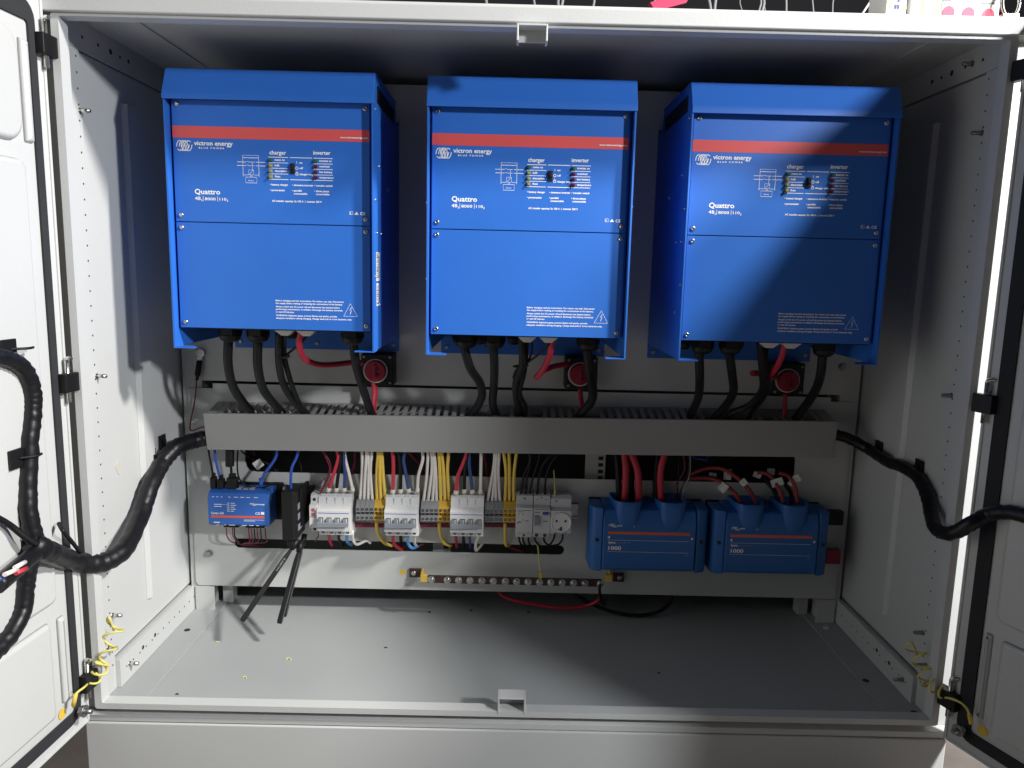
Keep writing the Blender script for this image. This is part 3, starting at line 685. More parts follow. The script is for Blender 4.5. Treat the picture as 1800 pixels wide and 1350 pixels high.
for i, (u, v, lb) in enumerate(((561, 939.5, 'four-pole white circuit breaker leftmost of three, next to the slim fuse holder'), (678, 941, 'four-pole white circuit breaker in the middle of the three'), (792, 942, 'four-pole white circuit breaker rightmost of the three'))):
    r = bk if i == 0 else copy_tree(bk); p = W(u, v, -44); r.location = Vector((p.x, 0, p.z+ZG))/1000; r['label'] = lb; r['org'] = [p.x, 0.0, p.z]; BX.append(p)
fh = thing('fuse_holder', 'slim white single-pole fuse holder left of the leftmost four-pole breaker', 'fuse holder', (BX[0].x-17.6, 0, BX[0].z+6))
bm = nb(); prism(bm, [(-5, 0), (-42, 0), (-42, 10), (-56, 13), (-56, 62), (-42, 66), (-42, 80), (-36, 84), (-5, 84)], 0, 17, 'x')
fc = obj('case', bm, MCBW, fh, .8, True)
bm = nb()
for z in (6, 72): cyl(bm, (8, -42.1, z), 3.5, -.5, 'y', 12)
box(bm, 1, 16, -56.4, -56.05, 37, 38); obj('screw_well', bm, HOLE, fc, 0, True)
bm = nb(); cyl(bm, (8.5, -56.2, 53), 4, -.4, 'y', 12); box(bm, 5, 12, -56.5, -56.1, 39.5, 47); obj('red_mark', bm, mat('faded_red_print', (.5, .12, .14), .5), fc, 0, True)

def terminal(y_):
    r = thing('terminal_block', 'x', 'terminal block', (0, 0, 0))
    prof = [(-4, 0), (-36, 0), (-44, 5), (-44, 16), (-40, 17), (-40, 22), (-44, 23), (-44, 34), (-38, 38), (-34, 47), (-4, 47)]
    bm = nb(); prism(bm, prof, 0, 9.4, 'x'); b = obj('case', bm, TERMY if y_ else TERM, r, .5, True)
    bm = nb()
    for z in (10, 29): cyl(bm, (4.7, -44.1, z), 3.1, -.5, 'y', 12, 0); cyl(bm, (4.7, -44.5, z), 1.9, -.3, 'y', 8, 1)
    if y_: cyl(bm, (4.7, -40.1, 19.5), 2, -.5, 'y', 8, 0)
    else: box(bm, 1.5, 8.2, -40.6, -40.1, 17.6, 21.4, 0)
    obj('screw_well', bm, [HOLE, DSTEEL], b, 0, True)
    return r
tg, ty = terminal(0), terminal(1); used = {0: False, 1: False}
TG = [(625, 657, 918), (739, 770, 920), (852, 884, 921)]; TY = [(657, 678, 918), (770, 793, 920), (884, 907, 921)]
side_n = ('leftmost', 'middle', 'rightmost'); TP = {}
for i in range(3):
    for src, spec, n, yy in ((tg, TG, 4, 0), (ty, TY, 3, 1)):
        a = W(spec[i][0], spec[i][2], -44); b = W(spec[i][1], spec[i][2], -44)
        for k in range(n):
            r = src if not used[yy] else copy_tree(src); used[yy] = True
            x = a.x+(b.x-a.x)*k/n+.3; r.location = Vector((x, 0, a.z+(b.z-a.z)*k/n+ZG))/1000; r['org'] = [x, 0.0, a.z]
            r['label'] = f'{"yellow earth" if yy else "grey"} terminal block, {ORD[k]} from the left just right of the {side_n[i]} four-pole breaker'
            r['group'] = 'yellow earth terminal blocks' if yy else 'grey terminal blocks'
# strip under the terminals
for i, (a, b) in enumerate(((625, 678), (739, 793), (852, 907))):
    p, q = W(a, 922, -12), W(b, 923, -12); bm = nb(); box(bm, p.x, q.x, -14, -8, p.z-5, p.z+3)
    props(obj('marker_strip', bm, DRED), f'dark red strip under the terminals right of the {side_n[i]} four-pole breaker', 'strip', 'dark red strips under the terminals')

# relay, residual breaker, socket
rl = thing('relay_module', 'white two-module relay with small printed legend, left of the blue-button device', 'relay', W(907, 944, -60))
def modbody(root, x0, x1, z0, zt, zb):
    h = zt-z0
    bm = nb(); prism(bm, [(-5, z0), (-44, z0), (-44, z0+13), (-60, z0+16), (-60, zt-27), (-46, zt-24), (-44, zt-5), (-36, zt), (-5, zt)], x0, x1, 'x'); return obj('case', bm, MCBL, root, .9)
pz0 = W(907, 944, -44).z; pz1 = pz0+98; x0 = W(907, 905, -44).x
c_ = modbody(rl, x0, x0+36, pz0, pz1, 0)
bm = nb()
for dx, dz, r in ((9, 79, 3.6), (27, 79, 3.6), (18, 87, 2.5), (18, 5, 2.8), (9, 12.4, 2.4), (27, 12.4, 2.4)): cyl(bm, (x0+dx, -44.2, pz0+dz), r, -.6 if dz > 60 or dz < 10 else -3, 'y', 12)
for k, (a, b, z) in enumerate(((3, 12, 66), (14, 32, 65), (3, 16, 62), (3, 8, 57), (12, 17, 57), (12, 16, 44), (20, 27, 42), (3, 12, 38), (3, 5, 49), (3, 6, 35), (4, 10, 40))): box(bm, x0+a, x0+b, -60.5, -60.1, pz0+z, pz0+z+1.2)
obj('printed_legend', bm, mat('dark_print', (.10, .10, .11), .6), c_)
rc = thing('residual_current_breaker', 'white two-pole residual current breaker with blue test button', 'circuit breaker', W(937, 944, -60))
x1 = x0+37.5; c_ = modbody(rc, x1, x1+35.5, pz0+.5, pz1, 0)
bm = nb()
for dx, dz in ((8, 83), (26, 83), (8, 5.6), (26, 5.6)): cyl(bm, (x1+dx, -44.2, pz0+dz), 3.8, -.6, 'y', 14)
box(bm, x1+2, x1+13, -60.5, -60.1, pz0+61.5, pz0+63); box(bm, x1+20, x1+31, -60.5, -60.1, pz0+42, pz0+43.5); box(bm, x1+15, x1+18, -44.7, -44.2, pz0+88, pz0+91)
box(bm, x1+2, x1+33, -60.5, -60.1, pz0+68, pz0+69); obj('printed_legend', bm, mat('ink_print', (.05, .05, .06), .6), c_)
bm = nb(); box(bm, x1+19, x1+32, -63, -60, pz0+57, pz0+63.5); obj('test_button', bm, MIDB, c_, 1.2)
bm = nb(); prism(bm, [(x1+1.5, pz0+34), (x1+10, pz0+34), (x1+12, pz0+46), (x1+12, pz0+55), (x1+1.5, pz0+55)], -66, -60, 'y'); obj('toggle', bm, MCBG, c_, 1)
so = thing('power_socket', 'white modular socket outlet with round recessed face on the mounting rail', 'socket', W(966, 937, -60))
x2 = x1+36.5; bm = nb()
prism(bm, [(-5, pz0+9), (-44, pz0+9), (-44, pz0+17), (-60, pz0+17), (-60, pz0+66), (-46, pz0+70), (-44, pz0+88), (-36, pz1-4), (-5, pz1-4)], x2, x2+45, 'x'); c_ = obj('case', bm, MCBL, so, .9)
cx, cz = x2+22.5, pz0+41
bm = nb(); ring = lambda r, y: [(cx+r*math.cos(a), y, cz+r*math.sin(a)) for a in [2*math.pi*k/32 for k in range(32)]]
loft(bm, [ring(22, -60.1), ring(22, -62.5), ring(20.4, -62.5), ring(19.6, -61.2), ring(19, -61)], 0, True, caps=True); obj('socket_face', bm, MCBW, c_)
bm = nb()
for dx in (-9.5, 9.5): cyl(bm, (cx+dx, -61.3, cz+3), 2.5, -.6, 'y', 12)
box(bm, cx-1.5, cx+2, -62.4, -61.2, cz-18, cz-10); box(bm, cx-6, cx-2, -62, -61.2, cz-16, cz-14); cyl(bm, (x2+12, -44.1, pz0+82), 2.6, -.6, 'y', 12)
for dx in (10, 30): box(bm, x2+dx, x2+dx+7, -44.6, -44.1, pz0+10.5, pz0+14)
obj('socket_holes', bm, HOLE, c_)

# ---- wires above the breakers. paths are points of the photographed view at their real depth
def r5(L, y0=-50, y1=-40):
    n = len(L)-1; return [(540+a/6.1375, 780+b/6.1375, y0+(y1-y0)*i/n) for i, (a, b) in enumerate(L)]
def r8(L, y0=-50, y1=-40):
    n = len(L)-1; return [(640+a/4.286, 740+b/4.286, y0+(y1-y0)*i/n) for i, (a, b) in enumerate(L)]
def r6(L, y0=-50, y1=-38):
    n = len(L)-1; return [(880+a/7.5, 780+b/7.5, y0+(y1-y0)*i/n) for i, (a, b) in enumerate(L)]
def dn(L): (a, b, c), (d, e, f) = L[0], L[1]; t = 26/max(e-b, 8); return [(a-(d-a)*t*.3, b-26, -50)]+L
top = [
 [('red', RWIRE, 3.9, r5([(325, 70), (335, 160), (290, 310), (228, 505)])), ('black', RUB, 3.6, r5([(372, 70), (360, 220), (332, 350), (315, 505)])), ('dark blue', BWIRE, 3.6, r5([(400, 70), (402, 220), (408, 350), (400, 505)])), ('white', WWIRE, 3.4, r5([(405, 70), (412, 170), (455, 340), (492, 505)]))],
 [('red', RWIRE, 3.9, r5([(922, 75), (930, 220), (928, 350), (924, 525)])), ('black', RUB, 3.6, r5([(985, 75), (1000, 220), (1008, 350), (1008, 520)])), ('dark blue', BWIRE, 3.6, r5([(1062, 75), (1038, 170), (1065, 330), (1098, 515)])), ('white', WWIRE, 3.4, r5([(1245, 75), (1245, 180), (1200, 340), (1188, 515)]))],
 [('red', RWIRE, 3.9, r8([(775, 230), (745, 320), (705, 420), (692, 545)])), ('black', RUB, 3.6, r8([(788, 230), (765, 330), (757, 430), (755, 535)])), ('dark blue', BWIRE, 3.6, r8([(795, 230), (792, 330), (805, 430), (816, 538)])), ('white', WWIRE, 3.4, r8([(882, 230), (880, 330), (878, 430), (876, 538)]))]]
for i in range(3):
    for nm, m_, r, L in top[i]:
        wire('breaker_wire', f'thick {nm} wire from the duct into the top of the {side_n[i]} four-pole breaker', 'wire', dn(L), r, m_, 'wires into the breaker tops', ferrule=7)
wh = [[r5(q, -50, -26) for q in ([(592, 75), (592, 300), (566, 640)], [(640, 75), (622, 380), (610, 640)], [(658, 75), (662, 300), (655, 640)], [(700, 75), (682, 300), (706, 640)])],
      [r5(q, -50, -26) for q in ([(1305, 75), (1290, 330), (1252, 645)], [(1340, 75), (1345, 280), (1300, 645)], [(1348, 75), (1372, 300), (1350, 645)], [(1368, 75), (1388, 300), (1396, 645)])],
      [r8(q, -50, -26) for q in ([(985, 230), (972, 370), (925, 630)], [(992, 230), (988, 400), (960, 630)], [(1002, 230), (990, 400), (994, 630)], [(1020, 230), (1012, 400), (1026, 630)])]]
ye = [[r5(q, -50, -26) for q in ([(768, 75), (752, 330), (755, 660)], [(785, 75), (785, 420), (800, 660)], [(806, 75), (820, 350), (850, 660)])],
      [r5([(1420, 75), (1432, 330), (1440, 660)], -50, -26), r8([(585, 230), (600, 400), (610, 630)], -50, -26), r8([(638, 230), (628, 380), (644, 630)], -50, -26)],
      [r8(q, -50, -26) for q in ([(1052, 230), (1070, 400), (1060, 630)], [(1092, 230), (1096, 400), (1095, 630)], [(1150, 230), (1130, 400), (1128, 630)])]]
for i in range(3):
    for k, L in enumerate(wh[i]): wire('terminal_wire', f'white wire into the {ORD[k]} grey terminal right of the {side_n[i]} four-pole breaker', 'wire', dn(L), 3.1, WWIRE, 'white wires into grey terminals', ferrule=9)
    for k, L in enumerate(ye[i]): wire('earth_wire', f'yellow wire into the {ORD[k]} yellow terminal right of the {side_n[i]} four-pole breaker', 'wire', dn(L), 3.5, YWIRE, 'yellow wires into yellow terminals')
def bt(i, nm, m_, r, L): wire('breaker_wire', f'{nm} wire curving from the bottom of the {side_n[i]} four-pole breaker into the slot', 'wire', [(L[0][0], L[0][1]-6, L[0][2])]+L, r, m_, 'wires under the breakers')
bt(0, 'dark red', RCAB, 3.4, r5([(235, 970), (242, 1040), (268, 1100)], -36, 8)); bt(0, 'black', RUB, 3.4, r5([(340, 970), (345, 1040), (390, 1100)], -36, 8))
bt(0, 'light blue', LBLUE, 3.4, r5([(430, 970), (430, 1050), (480, 1095)], -36, 6)); bt(0, 'white', WWIRE, 3.2, r5([(490, 970), (495, 1040), (540, 1085), (640, 1045), (680, 1070)], -36, 10))
bt(1, 'dark red', RCAB, 3.4, r5([(925, 980), (938, 1080), (1010, 1138), (1040, 1130)], -36, 10)); bt(1, 'black', RUB, 3.4, r5([(1005, 980), (1010, 1040), (1012, 1100)], -36, 8))
bt(1, 'light blue', LBLUE, 3.4, r5([(1085, 985), (1088, 1070), (1130, 1125), (1195, 1105)], -36, 6)); bt(1, 'white', WWIRE, 3.2, r5([(1162, 980), (1155, 1060), (1178, 1105)], -36, 6))
bt(2, 'dark red', RCAB, 3.2, r8([(690, 860), (694, 910), (700, 950)], -36, 8)); bt(2, 'black', RUB, 3.4, r8([(748, 865), (750, 910), (752, 950)], -36, 8))
bt(2, 'navy', BWIRE, 3.2, r8([(795, 865), (797, 910), (800, 955)], -36, 8)); bt(2, 'white', WWIRE, 3.2, r8([(862, 865), (842, 925), (846, 975), (900, 915)], -36, 8))
YL = [r5([(745, 838), (762, 960), (830, 1065), (915, 1100)], -30, 8), r8([(565, 760), (575, 850), (605, 920), (660, 938)], -30, 8), r8([(1062, 765), (1062, 860), (1070, 935), (1098, 930)], -30, 8)]
for i, L in enumerate(YL): wire('earth_wire', f'yellow wire looping down from the terminals right of the {side_n[i]} four-pole breaker', 'wire', L, 3.6, YWIRE, 'yellow wires below the terminals')
# dark red wires crossing behind
for L, r, lb in ((r5([(515, 60), (512, 200), (485, 310), (470, 420)], -20, 12), 3.6, 'dark red wire behind the white wire of the leftmost four-pole breaker'), (r5([(1080, 75), (1170, 170), (1275, 280)], -10, 14), 4, 'dark red wire slanting through the upper slot behind the middle breaker'),
                 (r8([(900, 225), (918, 320), (935, 420)], -10, 14), 3.6, 'dark red wire dropping through the upper slot behind the rightmost breaker'), (r5([(1180, 1115), (1215, 1095), (1255, 1070)], 8, 14), 3.4, 'dark red wire in the lower slot right of the middle breaker'),
                 (r8([(1090, 945), (1140, 965), (1200, 985)], 6, 12), 4, 'dark red wire lying in the lower slot under the relay')):
    wire('crossing_wire', lb, 'wire', L, r, DRED, None, 8)
for k, L in enumerate((r5([(150, 60), (215, 180), (238, 300), (150, 510), (135, 540)], -45, -40), r5([(165, 60), (240, 190), (255, 270), (240, 340), (165, 500), (140, 540)], -45, -40))):
    wire('fuse_wire', f'thin dark red wire to the fuse holder, {("left", "right")[k]} one of the pair', 'wire', L, 1.3, DRED, 'thin dark red fuse wires', 6)
wire('fuse_wire', 'thin dark red wire hanging from the bottom of the fuse holder', 'wire', r5([(125, 920), (122, 990), (85, 1055)], -36, -8), 1.3, DRED, None, 6)
wire('fuse_wire', 'thin grey wire slanting from the upper slot to the fuse holder', 'wire', r5([(215, 330), (140, 430), (60, 545), (40, 580)], 4, -20), 1.6, TERM, None, 6)
for k, L in enumerate(([(372, 110), (385, 230), (300, 450), (262, 690)], [(400, 110), (385, 290), (345, 470), (325, 690)], [(520, 110), (490, 260), (425, 450), (378, 690)], [(680, 110), (555, 290), (503, 460), (475, 705)], [(760, 110), (650, 290), (597, 450), (580, 705)])):
    wire('relay_wire', f'black wire into the tops of relay and residual breaker, {ORD[k]} of five from the left', 'wire', dn(r6(L)), 2.5, RUB, 'black wires above the relay', 8)
wire('earth_wire', 'thin yellow-green wire rising from the top of the socket outlet', 'wire', r6([(700, 350), (712, 500), (716, 690)], -25, -38), 1.7, YGW, None, 8)
for k, L in enumerate(([(240, 1225), (255, 1300), (285, 1345)], [(290, 1225), (305, 1300), (330, 1345)], [(365, 1225), (370, 1290), (395, 1345)], [(447, 1225), (465, 1290), (515, 1345)], [(565, 1225), (580, 1290), (640, 1335), (695, 1265), (716, 1180)], [(640, 1345), (700, 1340), (770, 1320), (812, 1260), (820, 1180)])):
    wire('relay_wire', f'black wire under relay, breaker and socket, {ORD[k]} of six from the left', 'wire', r6(L, -36, 6 if k < 4 else -36), 2.1, RUB, 'black wires below the relay', 8)

# ================================================================== controller
ct = thing('system_controller', 'small blue controller box with orange line and plugs in its top, at lower left', 'controller', W(366, 930, -65))
xa, xb, za, zb = -662, -532, -816, -739
bm = nb(); prism(bm, [(-66, za+4), (-62, za), (-12, za), (-12, zb), (-50, zb), (-62, zb-6), (-66, zb-17)], xa, xb, 'x'); cs = obj('case', bm, GXB, ct, 3, seg=3)
bm = nb(); box(bm, xa-1, xb+14, -12, -3, za-2, zb+4)
for z in (zb-8, za+14): box(bm, xb+6, xb+24, -8, -3, z-7, z+7)
obj('mounting_bracket', bm, BLACK, ct, 1)
bm = nb()
for z in (zb-8, za+14): hexbolt(bm, xb+17, -8, z, 3.6)
obj('screw', bm, STEEL, ct)
bm = nb(); box(bm, -655, -542, -66.5, -66.05, -797.5, -792.5); obj('stripe', bm, ORANGE, cs)
bm = nb(); Y = -66.6
txt(bm, 'Cerbo GX', -655, -790, 5.4, Y, 27, bold=.2); txt(bm, 'CE', -561, -789, 5.4, Y, 10, bold=.4); box(bm, -549, -542, Y, Y+.3, -789, -783)
txt(bm, 'victron energy', -561, -767.5, 3.2, Y, 20, bold=.4)
for k in range(3):
    ribbon(bm, [(-572+2*k, -767), (-571+2*k, -764.5), (-568+2*k, -764), (-566+2*k, -768), (-563+2*k, -769)], .9, Y)
for z in (-768, -772.5): ribbon(bm, [(-648, z), (-632, z)], 1.2, Y)
ribbon(bm, [(-632, -768), (-620, -768)], .5, Y); ribbon(bm, [(-620, -764), (-620, -784)], .5, Y)
for k, wd in enumerate((9, 12, 8, 11, 7)): z = -764-4.4*k; box(bm, -618, -616, Y, Y+.3, z-1.8, z); ribbon(bm, [(-613, z-1), (-613+wd, z-1)], 1.1, Y)
ribbon(bm, [(-586, -801), (-542, -801)], .6, Y); ribbon(bm, [(-586, -803.4), (-562, -803.4)], 1, Y); ribbon(bm, [(-650, -808), (-637, -808)], 2, Y)
for x, wd in ((-644, 4), (-628, 4), (-618, 13), (-590, 10), (-575, 10), (-560, 6)): ribbon(bm, [(x, -813.4), (x+wd, -813.4)], 1, Y)
for x, wd in ((-652, 4), (-643, 4), (-634, 4), (-618, 5), (-606, 9), (-593, 9), (-580, 9), (-564, 9)): ribbon(bm, [(x, -752), (x+wd, -752)], 1, Y+1.5)
obj('lettering', bm, WHITE, cs)
for x in (-606, -592, -578): bm = nb(); box(bm, x, x+11, -50, -38, zb-.5, zb+1.5); obj('port', bm, STEEL, cs)
for x, wd in ((-636, 32), (-589, 40)):
    bm = nb(); box(bm, x, x+wd, -50, -30, za-9, za); obj('connector', bm, BLACK, ct, .8)
for k, (u, v, wd, h) in enumerate(((376, 850, 12, 24), (389, 851, 14, 20), (409, 849, 24, 24))):
    p = W(u, v, -44); bm = nb(); box(bm, p.x-wd/2*.9, p.x+wd/2*.9, -52, -36, zb+.5, zb+.5+h); box(bm, p.x-wd/3.6, p.x+wd/3.6, -49, -39, zb+h, zb+h+9)
    props(obj('cable_plug', bm, BLACK, None, 1.6), ('slim black plug leftmost on top of the blue controller box', 'black plug with blue cable on top of the blue controller box', 'wide black plug under the ferrite on the blue controller box')[k], 'plug', 'plugs in the blue controller')
wire('data_cable', 'thin black cable down to the leftmost plug of the blue controller box', 'cable', [(364, 770, -50), (367, 795, -50), (372, 822, -48), (375, 838, -45)], 2.2, RUB, None, 8)
wire('data_cable', 'blue network cable down to the plug beside the black plugs', 'cable', [(377, 770, -50), (378, 800, -50), (382, 822, -48), (387, 840, -45)], 2.9, LAN, 'blue network cables', 8)
fe = thing('ferrite_cable', 'black cable with fat ferrite cylinder above the blue controller box', 'cable', W(405, 830, -50))
bm = nb(); tube(bm, pts([(404, 765, -55), (404, 800, -55), (406, 820, -52), (407, 835, -46)]), 2.8, 8, 4); obj('cable', bm, RUB, fe)
bm = nb(); a, b = W(404, 792, -56), W(404, 817, -56); tube(bm, [a+Vector((0, 0, 3)), a, b, b-Vector((0, 0, 3))], 9, 14, 1); obj('ferrite_core', bm, BLACK, fe, 1)
for k, (L, lb, pl) in enumerate((([(490, 770, -50), (486, 800, -50), (476, 818, -52), (464, 834, -50), (460, 846, -44)], 'blue network cable into the right end of the blue controller box', W(459, 850, -44)), ([(531, 770, -50), (522, 802, -52), (513, 822, -60), (511, 845, -62), (512, 862, -60)], 'blue network cable dropping to the black antenna box', W(513, 868, -60)))):
    o = wire('network_cable', lb, 'cable', L, 3.0, LAN, 'blue network cables', 8)
    bm = nb(); tube(bm, [pl+Vector((0, 0, 12)), pl+Vector((0, 0, 2)), pl-Vector((0, 0, 6))], 4.6, 8, 1); f = obj('plug_boot', bm, LAN); l = f.location.copy(); f.parent = o; f.location = l-o.location
wire('antenna_lead', 'thin black lead arching from the duct to the black antenna box', 'cable', [(420, 775, -50), (417, 812, -40), (421, 842, -34), (440, 856, -30), (462, 857, -40), (478, 850, -60), (492, 849, -75), (501, 855, -85), (504, 872, -84)], 1.8, RUB, None, 8)
wire('antenna_lead', 'thin black lead looping over the left end of the upper slot', 'cable', [(418, 770, -45), (424, 792, -20), (440, 803, -10), (465, 812, -6), (490, 830, 4)], 1.6, RUB, None, 8)
wire('antenna_lead', 'thin dark lead hanging in the upper slot behind the white tag', 'cable', [(440, 770, -40), (478, 795, -10), (500, 800, 0), (526, 812, 8), (530, 840, 14)], 1.3, GASK, None, 8)
wire('antenna_lead', 'thin black lead wandering behind the blue network cable above the controller', 'cable', [(424, 772, -40), (438, 800, -10), (462, 806, 2), (484, 828, 6), (500, 834, 12)], 1.2, RUB, None, 6)
wire('antenna_lead', 'thin dark red lead hanging beside the white tag in the upper slot', 'cable', [(446, 775, -30), (447, 800, 4), (446, 812, 8), (458, 828, 12)], 1.2, DRED, None, 6)
p = W(454, 816, -14); bm = nb(); vs = box(bm, -10, 10, -.4, .4, -9, 9)
for v in vs: a = math.radians(35); v.co = Vector((p.x+v.co.x*math.cos(a)-v.co.z*math.sin(a), p.y+v.co.y, p.z+v.co.x*math.sin(a)+v.co.z*math.cos(a)))
props(obj('cable_tag', bm, LABEL), 'small white tag turned diamond-wise beside the upper slot\'s left end', 'tag')
for k, (u0, v0, m_) in enumerate(((398, 932, DRED), (409, 932, DRED), (412, 932, RUB), (437, 932, DRED), (442, 933, DRED), (447, 933, RUB), (452, 933, DRED), (458, 933, RUB), (466, 933, DRED))):
    L = [(u0, v0-4, -42), (u0+1, v0+10, -40), (u0+(8 if k < 3 else 2), v0+20, -24), (418+k*3, 956, -6), (432+k*4, 961, 6)]
    wire('signal_wire', f'thin {"black" if m_ is RUB else "dark red"} wire under the blue controller box, {ORD[k]} of nine from the left', 'wire', L, 1.3, m_, 'thin wires under the blue controller', 6)

# ================================================================== modem with antennas
md = thing('antenna_box', 'upright black plastic box with leads on top and two pen-like antennas below', 'modem', W(510, 955, -60))
p0, p1 = W(496, 950, -88), W(524, 868, -88)
bm = nb(); prism(bm, [(p0.x, -88), (p0.x+24, -88), (p0.x+30, -80), (p0.x+30, -18), (p0.x+4, -18), (p0.x, -24)], p0.z, p1.z+3, 'z'); mb = obj('case', bm, BLACK, md, 2)
bm = nb(); prism(bm, [(p0.x+31, -60), (p0.x+38, -40), (p0.x+38, -10), (p0.x+31, -10)], p0.z+20, p1.z+6, 'z'); box(bm, p0.x+38, p0.x+50, -16, -6, p0.z+28, p1.z-4); obj('mounting_cradle', bm, BLACK, md, 1.5)
bm = nb()
for z in (p0.z+16, p0.z+40, p0.z+62): box(bm, p0.x+30.2, p0.x+30.6, -74, -40, z, z+14)
obj('side_window', bm, MCBG, mb)
bm = nb(); box(bm, p0.x+8, p0.x+22, -84, -60, p0.z-14, p0.z-.2); obj('antenna_socket', bm, BLACK, md, 1.5)
for k, (a, b) in enumerate((((517, 958, -74), (425, 1092, -165)), ((527, 962, -66), (491, 1096, -160)), ((533, 950, -40), (499, 1084, -130)))):
    A, B = W(*a), W(*b); d = (B-A).normalized(); bm = nb()
    tube(bm, [A-d*14, A+d*10], 6, 10, 1); sd = d.cross(Vector((0, 1, 0))).normalized(); fwd = sd.cross(d)
    rr = [[A+d*t+sd*x*wd+fwd*y*2.6 for x, y in ((-1, -.6), (-.7, -1), (.7, -1), (1, -.6), (1, .6), (.7, 1), (-.7, 1), (-1, .6))] for t, wd in ((8, 3.2), (30, 5), ((B-A).length*.97, 5.6), ((B-A).length, 4.4))]
    loft(bm, rr, 0)
    an = obj('antenna', bm, BLACK, md)
    if k < 1:
        bm = nb(); o = A+d*((B-A).length*.22)-fwd*3.1 if fwd.y > 0 else A+d*((B-A).length*.22)+fwd*3.1
        txt(bm, 'MOBILE', 0, 0, 4.2, 0, 30); n_in = -1 if fwd.y > 0 else 1
        for v in bm.verts: q = v.co.copy(); v.co = (A+d*62)-d*q.x+sd*(q.z-2)*(1 if sd.x*d.z < 0 else -1)+fwd*(2.75*n_in)
        obj('lettering', bm, TERM, an)

# ================================================================== busbar distributors
def distributor():
    r = thing('busbar_box', 'x', 'busbar box', (0, 0, 0), 'blue busbar boxes')
    Pp = lambda n, b, m_, bev=0, par=None, seg=2: obj(n, b, m_, par or r, bev, True, seg)
    H = 146
    bm = nb(); prism(bm, [(-10, 0), (-60, -1), (-78, 8), (-80, 24), (-80, 110), (-72, 138), (-50, H), (-10, H)], 24, 221, 'x'); cv = Pp('cover', bm, LYNX, 3, seg=3)
    for s, xa_, xb_ in ((0, 0, 23.5), (1, 221.5, 246)):
        bm = nb(); q = lambda x: (xa_+x if s == 0 else xb_-x)
        prism(bm, [(q(-2.8), -12), (q(-2.4), -60), (q(1), -69), (q(8), -74), (q(23.4), -77.5), (q(23.4), -12)], 2, 143, 'z')
        w_ = Pp('end_cap', bm, LYNX, 3, seg=3)
        bm = nb(); cyl(bm, (q(12), -74.6, 72), 4.2, -1.6, 'y', 16); Pp('screw_hole', bm, HOLE, par=w_)
    bm = nb(); box(bm, -2, 248, -11, -.5, -1, 144); Pp('base_tray', bm, BLACK, 2)
    for cx_ in (76, 170):
        bm = nb()
        def rg(z, hw, y0, y1):
            out = []
            for k in range(15):
                t = math.pi*k/14; c = math.cos(t); out.append((cx_-hw*math.copysign(abs(c)**.62, c), y0+(y1-y0)*math.sin(t)**.55, z))
            return out
        loft(bm, [rg(97, 9, -72, -80.2), rg(102, 18, -68, -81.4), rg(112, 25, -58, -82.6), rg(127, 30, -36, -83.5), rg(144, 33, -14, -84), rg(156, 34.5, -10, -83), rg(158, 34, -10, -82), rg(157, 30.5, -14, -78), rg(141, 28, -20, -74)], 0, True, caps=True)
        sp = Pp('cable_entry', bm, LYNX, .8)
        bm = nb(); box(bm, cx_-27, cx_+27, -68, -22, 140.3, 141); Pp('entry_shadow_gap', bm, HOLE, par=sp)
    bm = nb(); box(bm, 34, 222-14, -80.8, -80.1, 87, 93); Pp('stripe', bm, ORANGE, par=cv)
    Y = -80.9; bm = nb()
    for k in range(4):
        ribbon(bm, [(35+2.4*k, 104), (36+2.4*k, 108.5), (38.5+2.4*k, 109.5), (41+2.4*k, 106), (43.5+2.4*k, 102.4), (46+2.4*k, 103.4)], .95, Y)
    txt(bm, 'victron energy', 52, 104.6, 3.8, Y, 38, bold=.4)
    prism(bm, [(33, 80), (38, 83.5), (38, 76.5)], Y, Y+.3, 'y'); prism(bm, [(227-11, 80), (222-11, 83.5), (222-11, 76.5)], Y, Y+.3, 'y')
    ribbon(bm, [(34, 74), (206, 74)], .5, Y); ribbon(bm, [(34, 48.5), (206, 48.5)], .5, Y)
    txt(bm, 'lynx', 36, 66.3, 5.6, Y, 14.5, bold=.55); txt(bm, 'power in', 53, 66.3, 5.2, Y, 30, mi=1); txt(bm, '1000', 36, 52.5, 8.6, Y, 26.5, bold=.9); txt(bm, 'CE', 199, 41, 4, Y, 7.6, mi=1)
    Pp('lettering', bm, [WHITE, TERM], par=cv)
    return r
ds = distributor()
for i, (u, v, lb) in enumerate(((1036, 1000, 'blue busbar box on the left of the pair, thick red cables entering its top'), (1247, 1005, 'blue busbar box on the right of the pair, tagged cables entering its top'))):
    r = ds if i == 0 else copy_tree(ds); p = W(u, v, -60); sx = 1.0
    r.location = Vector((p.x, 0, p.z+ZG))/1000; r['label'] = lb; r['org'] = [p.x, 0.0, p.z]
    if i: xr = p.x
for nm, u, v, m_, lb in (('busbar_end', 1471, 909, BLACK, 'black busbar end jutting right of the right blue busbar box'), ('busbar_end', 1466, 977, REDK, 'dark red busbar end jutting right of the right blue busbar box')):
    p = W(u, v, -30); bm = nb(); box(bm, p.x-22, p.x+11, -40, -22, p.z-16, p.z+16); props(obj(nm, bm, m_, None, 2), lb, 'busbar', 'busbar ends')
def rb(L, y0, y1): n = len(L)-1; return [(1000+a/3.461, 740+b/3.461, y0+(y1-y0)*i/n) for i, (a, b) in enumerate(L)]
B1 = 'cables into the left busbar box'; B2 = 'cables into the right busbar box'
wire('battery_cable', 'thick red cable leftmost into the left blue busbar box', 'cable', rb([(325, 150), (338, 215), (346, 320), (338, 490)], -40, -48), 7.2, RCAB, B1, 12)
wire('battery_cable', 'thick red cable bending second from left into the left blue busbar box', 'cable', rb([(360, 150), (388, 215), (420, 320), (424, 490)], -44, -52), 7.4, RCAB, B1, 12)
